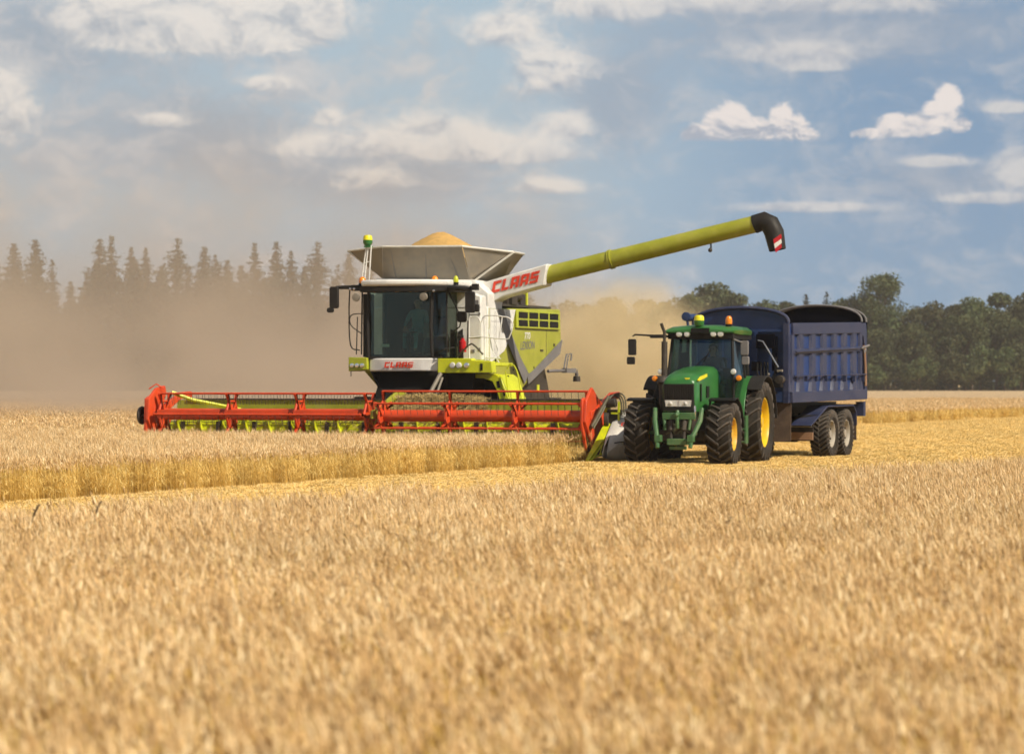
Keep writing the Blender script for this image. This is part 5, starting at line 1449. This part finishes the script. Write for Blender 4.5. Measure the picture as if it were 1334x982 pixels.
# ------------------------------------------------------------------ trailer
TL = empty('grain_trailer', None, (3.70, 72.3, 0), -radians(21))
tag(TL, 'dusty blue tipping trailer with ribbed sides and arched ends behind the green tractor', 'trailer')
Y0, Y1 = 4.45, 11.25
def zt(y): return 3.20 + (y - Y0) / (Y1 - Y0) * .14
def zb(y): return 1.37 + (y - Y0) / (Y1 - Y0) * .06
def wallx(mb, x0, x1, ya, yb, za, zb_, m=0):
    """board between ya..yb; za/zb_ are heights measured down from the top rail / absolute pairs"""
    mb.prism([(ya, za(ya)), (yb, za(yb)), (yb, zb_(yb)), (ya, zb_(ya))], 'x', x0, x1, m)
bd = empty('body', TL)
for s in (-1, 1):
    X_in, X_out = s * 1.10, s * 1.22
    mb = MB(); wallx(mb, *(sorted((s * 1.10, s * 1.150))), Y0, Y1 - .35, lambda y: zt(y) - .02, lambda y: zb(y) + .1); sw = mb.build('side_wall', M['blue'], TL, smooth=0)
    mb = MB()
    wallx(mb, *sorted((s * 1.151, s * 1.218)), Y0 + .2, Y1 - .55, lambda y: zt(y), lambda y: zt(y) - .27)
    wallx(mb, *sorted((s * 1.151, s * 1.228)), Y0 + .2, Y1 - .55, lambda y: zt(y) - .60, lambda y: zt(y) - .72)
    wallx(mb, *sorted((s * 1.151, s * 1.245)), Y0 + .05, Y1 - .1, lambda y: zb(y) + .24, lambda y: zb(y) - .01)
    mb.build('side_rail', M['blue_m'], TL, bevel=.012)
    for y in (4.62, 5.32, 6.36, 7.33, 8.27, 9.18, 10.07, 10.68):
        mb = MB(); hw = .20 if 5 < y < 10.3 else .12
        q = s * 1.151
        za_, zb__ = zt(y) - .27, zb(y) + .24
        # folded rib: narrower outside, splayed foot
        vs = []
        for z, w_, d_ in ((za_, hw, 1.0), (zb__ + .22, hw, 1.0), (zb__, hw * 1.45, 1.15)):
            vs += [(q, y - w_, z), (s * (1.151 + .065 * d_), y - w_ * .8, z), (s * (1.151 + .065 * d_), y + w_ * .8, z), (q, y + w_, z)]
        fs = [(0, 1, 2, 3), (11, 10, 9, 8)]
        for k in range(2):
            for j in range(4): j2 = (j + 1) % 4; fs.append((k * 4 + j, k * 4 + j2, k * 4 + 4 + j2, k * 4 + 4 + j))
        mb.add(vs, fs); mb.build('rib', M['blue_m'], TL, smooth=0)
    mb = MB(); mb.tube([(s * 1.27, Y0 + .1, 1.98), (s * 1.27, Y1 - .3, 2.04)], .018, 6)
    for i in range(8): mb.box(*sorted((s * 1.20, s * 1.28)), Y0 + .3 + i * .85, Y0 + .34 + i * .85, 1.86, 2.0)
    mb.tube([(s * 1.24, Y0 + .3, zt(Y0) - .66), (s * 1.245, Y1 - .9, zt(Y1) - .66)], .025, 6)
    mb.build('sheet_rail', M['blue_m'], TL)
    # rope hooks
    mb = MB(); mb.cyl((s * 1.14, Y0 + .06, 1.36), (s * 1.14, Y0 + .06, 3.18), .028, n=8); mb.build('corner_post', M['steel'], TL, label='pale worn front corner post')
    # rear swinging ram and door edge
    mb = MB(); mb.tube([(s * 1.24, Y1 - .42, 2.75), (s * 1.24, Y1 - .28, 2.2), (s * 1.24, Y1 - .26, 1.75)], .035, 8); mb.build('tailgate_ram', M['wood'], TL, label='rusty brown tailgate ram')
    mb = MB(); mb.tube([(s * 1.26, Y1 - .75, zt(Y1) - .66), (s * 1.26, Y1 - .02, zt(Y1) - .58)], .028, 8); mb.tube([(s * 1.27, Y1 - .6, zt(Y1) - .62), (s * 1.27, Y1 - .5, zt(Y1) - .78), (s * 1.27, Y1 - .35, zt(Y1) - .66), (s * 1.27, Y1 - .28, zt(Y1) - .8)], .018, 5); mb.build('door_arm', M['grey'], TL)
    mb = MB(); mb.prism([(Y1 - .56, 3.30), (Y1 - .05, 3.32), (Y1 + .05, 3.0), (Y1 + .08, 1.5), (Y1 - .15, 1.5), (Y1 - .12, 2.6), (Y1 - .3, 2.98), (Y1 - .56, 3.05)], 'x', *sorted((s * 1.131, s * 1.20))); mb.build('door_cheek', M['blue_m'], TL, bevel=.01)
# front bulkhead with arched top
ar_ = [(1.15 * -cos(pi * i / 20), 3.20 + .36 * sin(pi * i / 20) ** .8) for i in range(21)]
mb = MB(); mb.prism([(-1.14, 1.38)] + ar_ + [(1.14, 1.38)], 'y', Y0 + .02, Y0 + .06); fb = mb.build('front_wall', M['blue_d'], TL, smooth=0)
mb = MB(); pa = [(a * 1.0, Y0 - .0, b) for a, b in ar_]; mb.tube(pa, .045, 8)
mb.box(-1.17, -1.05, Y0 - .06, Y0 + .05, 1.36, 3.2); mb.box(1.04, 1.17, Y0 - .06, Y0 + .05, 1.36, 3.2)
mb.build('front_arch', M['blue_m'], TL)
mb = MB()
mb.box(-1.04, 1.04, Y0 - .05, Y0 + .019, 1.38, 1.62); mb.box(-1.04, 1.04, Y0 - .04, Y0 + .019, 3.0, 3.05)
for x in (-.5, .0, .34): mb.box(x, x + .08, Y0 - .05, Y0 + .019, 1.62, 3.0)
mb.build('stiffener', M['blue_d'], fb)
mb = MB(); 
for z in (3.10, 3.15, 3.20, 3.25, 3.30, 3.35, 3.40): mb.box(-.98 + (z - 3.1) * 1.3, .98 - (z - 3.1) * 1.3, Y0 + .008, Y0 + .018, z, z + .008)
mb.build('mesh_panel', M['blue_m'], fb)
# fittings on the front wall
mb = MB(); mb.box(.42, .86, Y0 - .16, Y0 - .06, 2.62, 2.95); mb.box(.78, .92, Y0 - .1, Y0 - .06, 2.1, 2.9); mb.box(.30, .5, Y0 - .14, Y0 - .06, 2.1, 2.32); mb.build('tool_bracket', M['blue_dark'], TL, bevel=.01)
mb = MB(); mb.tube([(.48, Y0 - .2, 2.80), (.60, Y0 - .22, 2.78), (.98, Y0 - .24, 2.18)], .02, 8); mb.build('crank_handle', M['chrome'], TL)
mb = MB(); mb.lathe([(.001, -.14), (.10, -.13), (.10, -.05), (.10, .05), (.08, .06)], (1.02, Y0 - .2, 1.90), 'y', 20); mb.build('winch_drum', M['darkmetal'], TL)
mb = MB()
for i in range(4):
    mb.tube(cr([(.45 + .08 * i, Y0 - .12, 2.3), (.50 + .08 * i, Y0 - .26, 2.0 - .05 * i), (.72 + .05 * i, Y0 - .28, 1.86), (.92, Y0 - .2, 2.05 + .1 * i), (.8, Y0 - .15, 2.4)]), .022, 6)
mb.tube([(.9, Y0 - .15, 1.6), (.7, Y0 - .3, 1.5), (.6, Y0 - .2, 1.9)], .03, 6); mb.box(.88, 1.06, Y0 - .32, Y0 - .1, 1.72, 1.86)
mb.build('hoses', M['black'], TL)
mb = MB(); mb.box(.96, 1.08, Y0 - .3, Y0 - .2, 2.08, 2.13); mb.ball((.76, Y0 - .28, 2.02), .03, 8); mb.ball((.76, Y0 - .28, 1.84), .03, 8); mb.build('coupling', M['steel'], TL)
# rolled sheet and its end drum at the top left
mb = MB(); mb.cyl((-1.24, Y0 - .2, 3.34), (-1.24, Y1 - .1, 3.44), .09, n=14); mb.lathe([(.001, -.05), (.105, -.04), (.105, .04), (.001, .05)], (-1.24, Y0 - .25, 3.36), 'y', 18)
mb.tube([(-1.24, Y0 - .22, 3.34), (-1.2, Y0 - .15, 3.0)], .03, 6); mb.build('rolled_sheet', M['blue_d'], TL)
# rear arched door, its inner face coloured near-black as if unlit, showing above the side
ra = [(1.2 * -cos(pi * i / 20), 3.33 + .42 * sin(pi * i / 20) ** .8) for i in range(21)]
mb = MB(); mb.prism([(-1.2, 1.5)] + ra + [(1.2, 1.5)], 'y', Y1, Y1 + .06); mb.build('tailgate', M['blue_dark'], TL, smooth=0)
for dy in (-.05, -.38):
    mb = MB(); mb.tube([(a * (1 if dy > -.1 else .98), Y1 + dy, b + .01) for a, b in ra], .028, 8); mb.build('hoop', M['grey'], TL)
mb = MB(); mb.prism([(-1.08, Y0 + .1), (1.08, Y0 + .1), (1.08, Y1), (-1.08, Y1)], 'z', 1.42, 1.50); mb.build('floor', M['blue_dark'], TL)
# grain already in the trailer, lower than the sides
mb = MB()
vs = []; fs = []; nx, ny = 12, 26
for j in range(ny + 1):
    for i in range(nx + 1):
        x = -1.06 + 2.12 * i / nx; y = Y0 + .12 + (Y1 - Y0 - .2) * j / ny
        vs.append((x, y, 2.2 + .5 * math.exp(-((y - 6.2) / 1.3) ** 2) * (1 - .5 * (x / 1.06) ** 2) + .02 * random.random()))
for j in range(ny):
    for i in range(nx): a = j * (nx + 1) + i; fs.append((a, a + 1, a + nx + 2, a + nx + 1))
mb.add(vs, fs); gl = mb.build('grain_load', M['grain'], None, smooth=60); gl.location = TL.location; gl.rotation_euler = TL.rotation_euler
tag(gl, 'grain load lying inside the blue trailer below its side walls', 'grain', kind='stuff')
# chassis
mb = MB(); mb.box(-.5, -.36, 3.9, Y1 - .3, 1.1, 1.36); mb.box(.36, .5, 3.9, Y1 - .3, 1.1, 1.36)
for y in (5, 6.5, 8.2, 9.4, 10.6): mb.box(-.5, .5, y, y + .12, 1.15, 1.33)
mb.tube([(0.35, 3.45, .55), (0.0, 4.2, .8), (0, 4.7, 1.15)], .09, 8); mb.box(-.3, .3, 7.9, 8.2, .4, 1.15); mb.box(-.3, .3, 9.25, 9.5, .4, 1.15)
mb.box(-.9, .9, 8.02, 8.14, .52, .66); mb.box(-.9, .9, 9.36, 9.48, .52, .66)
mb.box(-1.0, 1.0, Y1 - .35, Y1 - .2, 1.05, 1.3)
mb.build('chassis', M['black'], TL)
mb = MB(); mb.slab([(.45, Y0 + .1, 1.36), (1.19, Y0 + .1, 1.36), (1.17, Y0 + .12, .48), (.45, Y0 + .12, .46)], .03); mb.build('mud_flap', M['mud'], TL, label='mud-caked brown front flap')
mb = MB(); mb.slab([(-.45, Y0 + .1, 1.36), (-1.19, Y0 + .1, 1.36), (-1.17, Y0 + .12, .48), (-.45, Y0 + .12, .46)], .03); mb.build('mud_flap', M['mud'], TL)
mb = MB(); mb.box(.50, .62, Y0 + .2, Y0 + .32, .12, 1.2); mb.box(.46, .66, Y0 + .15, Y0 + .37, .08, .13); mb.build('jack_leg', M['black_dusty'], TL)
for s in (-1, 1):
    for y in (8.08, 9.42):
        wheel(TL, (s * 1.0, y, .60), .60, .44, .33, M['rim'], 30, s, M['rubber'], dish=.12, hub=.09)
    x0, x1 = sorted((s * .74, s * 1.24))
    mb = MB(); mb.prism([(7.50, 1.28), (9.9, 1.29), (10.16, 1.12), (10.2, .78), (10.17, .78), (10.12, 1.10), (9.88, 1.255), (7.52, 1.245), (6.05, .80), (6.02, .83)], 'x', x0, x1)
    mb.build('mudguard', M['blue_m'], TL, bevel=.01)
    mb = MB(); mb.slab([(s * .62, 6.3, .86), (s * 1.22, 6.3, .84), (s * 1.22, 6.32, .66), (s * .62, 6.32, .66)], .03); mb.slab([(s * .66, 6.7, 1.05), (s * 1.2, 6.8, 1.06), (s * 1.24, 6.3, .86), (s * .62, 6.3, .86)], .02); gfl = mb.build('guard_flap', M['black_dusty'], TL)
    mb = MB(); mb.box(*sorted((s * .64, s * 1.2)), 6.26, 6.28, .78, .805); mb.build('reflector_strip', M['steel'], gfl)
    mb = MB(); mb.box(*sorted((s * .62, s * 1.22)), 6.24, 6.30, .48, .66); mb.build('board', M['wood'], gfl, label='weathered reddish wooden board')
    mb = MB(); mb.slab([(s * .76, 10.25, 1.1), (s * 1.2, 10.25, 1.1), (s * 1.2, 10.27, .42), (s * .76, 10.27, .42)], .02); mb.build('mud_flap', M['mud'], TL)
    mb = MB(); mb.box(*sorted((s * 1.0, s * 1.2)), Y1 - .3, Y1 - .1, 1.0, 1.36); mb.build('rear_bracket', M['blue_m'], TL)
bpy.data.objects.remove(bd)

# ------------------------------------------------------------------ drivers
def person(name_label, loc, rz, cloth_top, cloth_leg, hands, hatless=True):
    """seated figure facing -y, hip at the origin; one skinned surface, hair as its child"""
    V = []; Ed = []; R = []
    def add(p, r, par=None):
        V.append(p); R.append(r)
        if par is not None: Ed.append((par, len(V) - 1))
        return len(V) - 1
    hip = add((0, 0, .08), .15); wa = add((0, .02, .25), .14, hip); ch = add((0, .0, .45), .165, wa); nk = add((0, -.01, .60), .065, ch); n2 = add((0, -.03, .66), .06, nk)
    h1 = add((0, -.035, .73), .085, n2); h2 = add((0, -.03, .80), .095, h1); add((0, -.02, .86), .07, h2)
    for s, hp in ((-1, hands[0]), (1, hands[1])):
        sh_ = add((s * .19, .0, .53), .07, ch); mid = Vector((s * .27, -.10, .30)); el_ = add(tuple(mid), .045, sh_)
        hp = Vector(hp); wr = mid + (hp - mid) * .8; w_ = add(tuple(wr), .030, el_); pm = add(tuple(hp), .034, w_)
        d = (hp - mid).normalized()
        for k, ln in enumerate((.055, .065, .06, .048)):
            off = Vector((1, 0, 0)) * (k - 1.5) * .02
            f1 = add(tuple(hp + off + d * .035), .0095, pm); f2 = add(tuple(hp + off + d * (.035 + ln * .6) + Vector((0, 0, -.008))), .009, f1); add(tuple(hp + off + d * (.03 + ln) + Vector((0, .01, -.035))), .008, f2)
        t1 = add(tuple(hp + Vector((-s * .035, 0, .005))), .011, pm); add(tuple(hp + Vector((-s * .05, 0, 0)) + d * .035), .009, t1)
        lg = add((s * .10, -.05, .06), .095, hip); kn = add((s * .14, -.48, .08), .065, lg); an = add((s * .14, -.55, -.34), .045, kn); add((s * .14, -.68, -.40), .04, an)
    me = bpy.data.meshes.new('person'); me.from_pydata(V, Ed, [])
    ob = bpy.data.objects.new('person_base', me); COL.objects.link(ob)
    sk = ob.modifiers.new('skin', 'SKIN'); ob.modifiers.new('sub', 'SUBSURF').levels = 1
    for i, r in enumerate(R): me.skin_vertices[0].data[i].radius = (r, r * (.72 if i in (0, 1, 2) else 1))
    me.skin_vertices[0].data[0].use_root = True
    bpy.context.view_layer.update()
    m2 = bpy.data.meshes.new_from_object(ob.evaluated_get(bpy.context.evaluated_depsgraph_get()))
    bpy.data.objects.remove(ob)
    bm = bmesh.new(); bm.from_mesh(m2)
    # face: nose, ears, eye sockets
    for c_, s_ in (((0, -.135, .765), (.014, .022, .022)), ((-.098, -.02, .77), (.012, .022, .032)), ((.098, -.02, .77), (.012, .022, .032)), ((0, -.122, .722), (.026, .010, .008))):
        q = bmesh.ops.create_uvsphere(bm, u_segments=8, v_segments=6, radius=1.0)
        for v in q['verts']: v.co = Vector((v.co.x * s_[0] + c_[0], v.co.y * s_[1] + c_[1], v.co.z * s_[2] + c_[2]))
    ne = len(bm.faces)
    for x in (-.035, .035):
        q = bmesh.ops.create_uvsphere(bm, u_segments=8, v_segments=6, radius=.011)
        for v in q['verts']: v.co += Vector((x, -.118, .79))
    bm.to_mesh(m2); bm.free()
    m2.materials.clear()
    for mm in (M['skin'], cloth_top, cloth_leg, M['hair']): m2.materials.append(mm)
    hv = [Vector(h) for h in hands]
    for i, p in enumerate(m2.polygons):
        c = p.center; p.use_smooth = True
        if i >= ne: p.material_index = 3
        elif c.z > .615: p.material_index = 0
        elif min((c - h).length for h in hv) < .11: p.material_index = 0
        elif c.z > .17 or (abs(c.x) > .2 and c.z > .1): p.material_index = 1
        else: p.material_index = 2 if c.z > -.33 else 3
    o = bpy.data.objects.new('person', m2); COL.objects.link(o); o.location = loc; o.rotation_euler = (0, 0, rz)
    tag(o, name_label, 'person')
    mb = MB(); mb.ball((0, -.005, .815), .112, 14, sz=.9)
    mb.v = [(x, y if y > -.06 else -.06 - (y + .06) * .1, max(z, .80 if y < 0 else .73)) for x, y, z in mb.v]
    mb.build('hair', M['hair'], o)
    return o
def to_world(root, p):
    c, s = cos(root.rotation_euler.z), sin(root.rotation_euler.z)
    return (root.location.x + p[0] * c - p[1] * s, root.location.y + p[0] * s + p[1] * c, p[2])
person('driver in dark clothes holding the steering wheel inside the tractor cab', to_world(TR, (XO + .04, 2.42, 1.80)), TR.rotation_euler.z, M['darkcloth'], M['denim'], [(-.20, -.58, .36), (.10, -.60, .34)])
person('operator in blue work clothes seated behind the combine windscreen', to_world(CB, (.02, 3.66, 2.98)), CB.rotation_euler.z, M['denim'], M['denim'], [(-.17, -.47, .14), (.34, -.38, .16)])
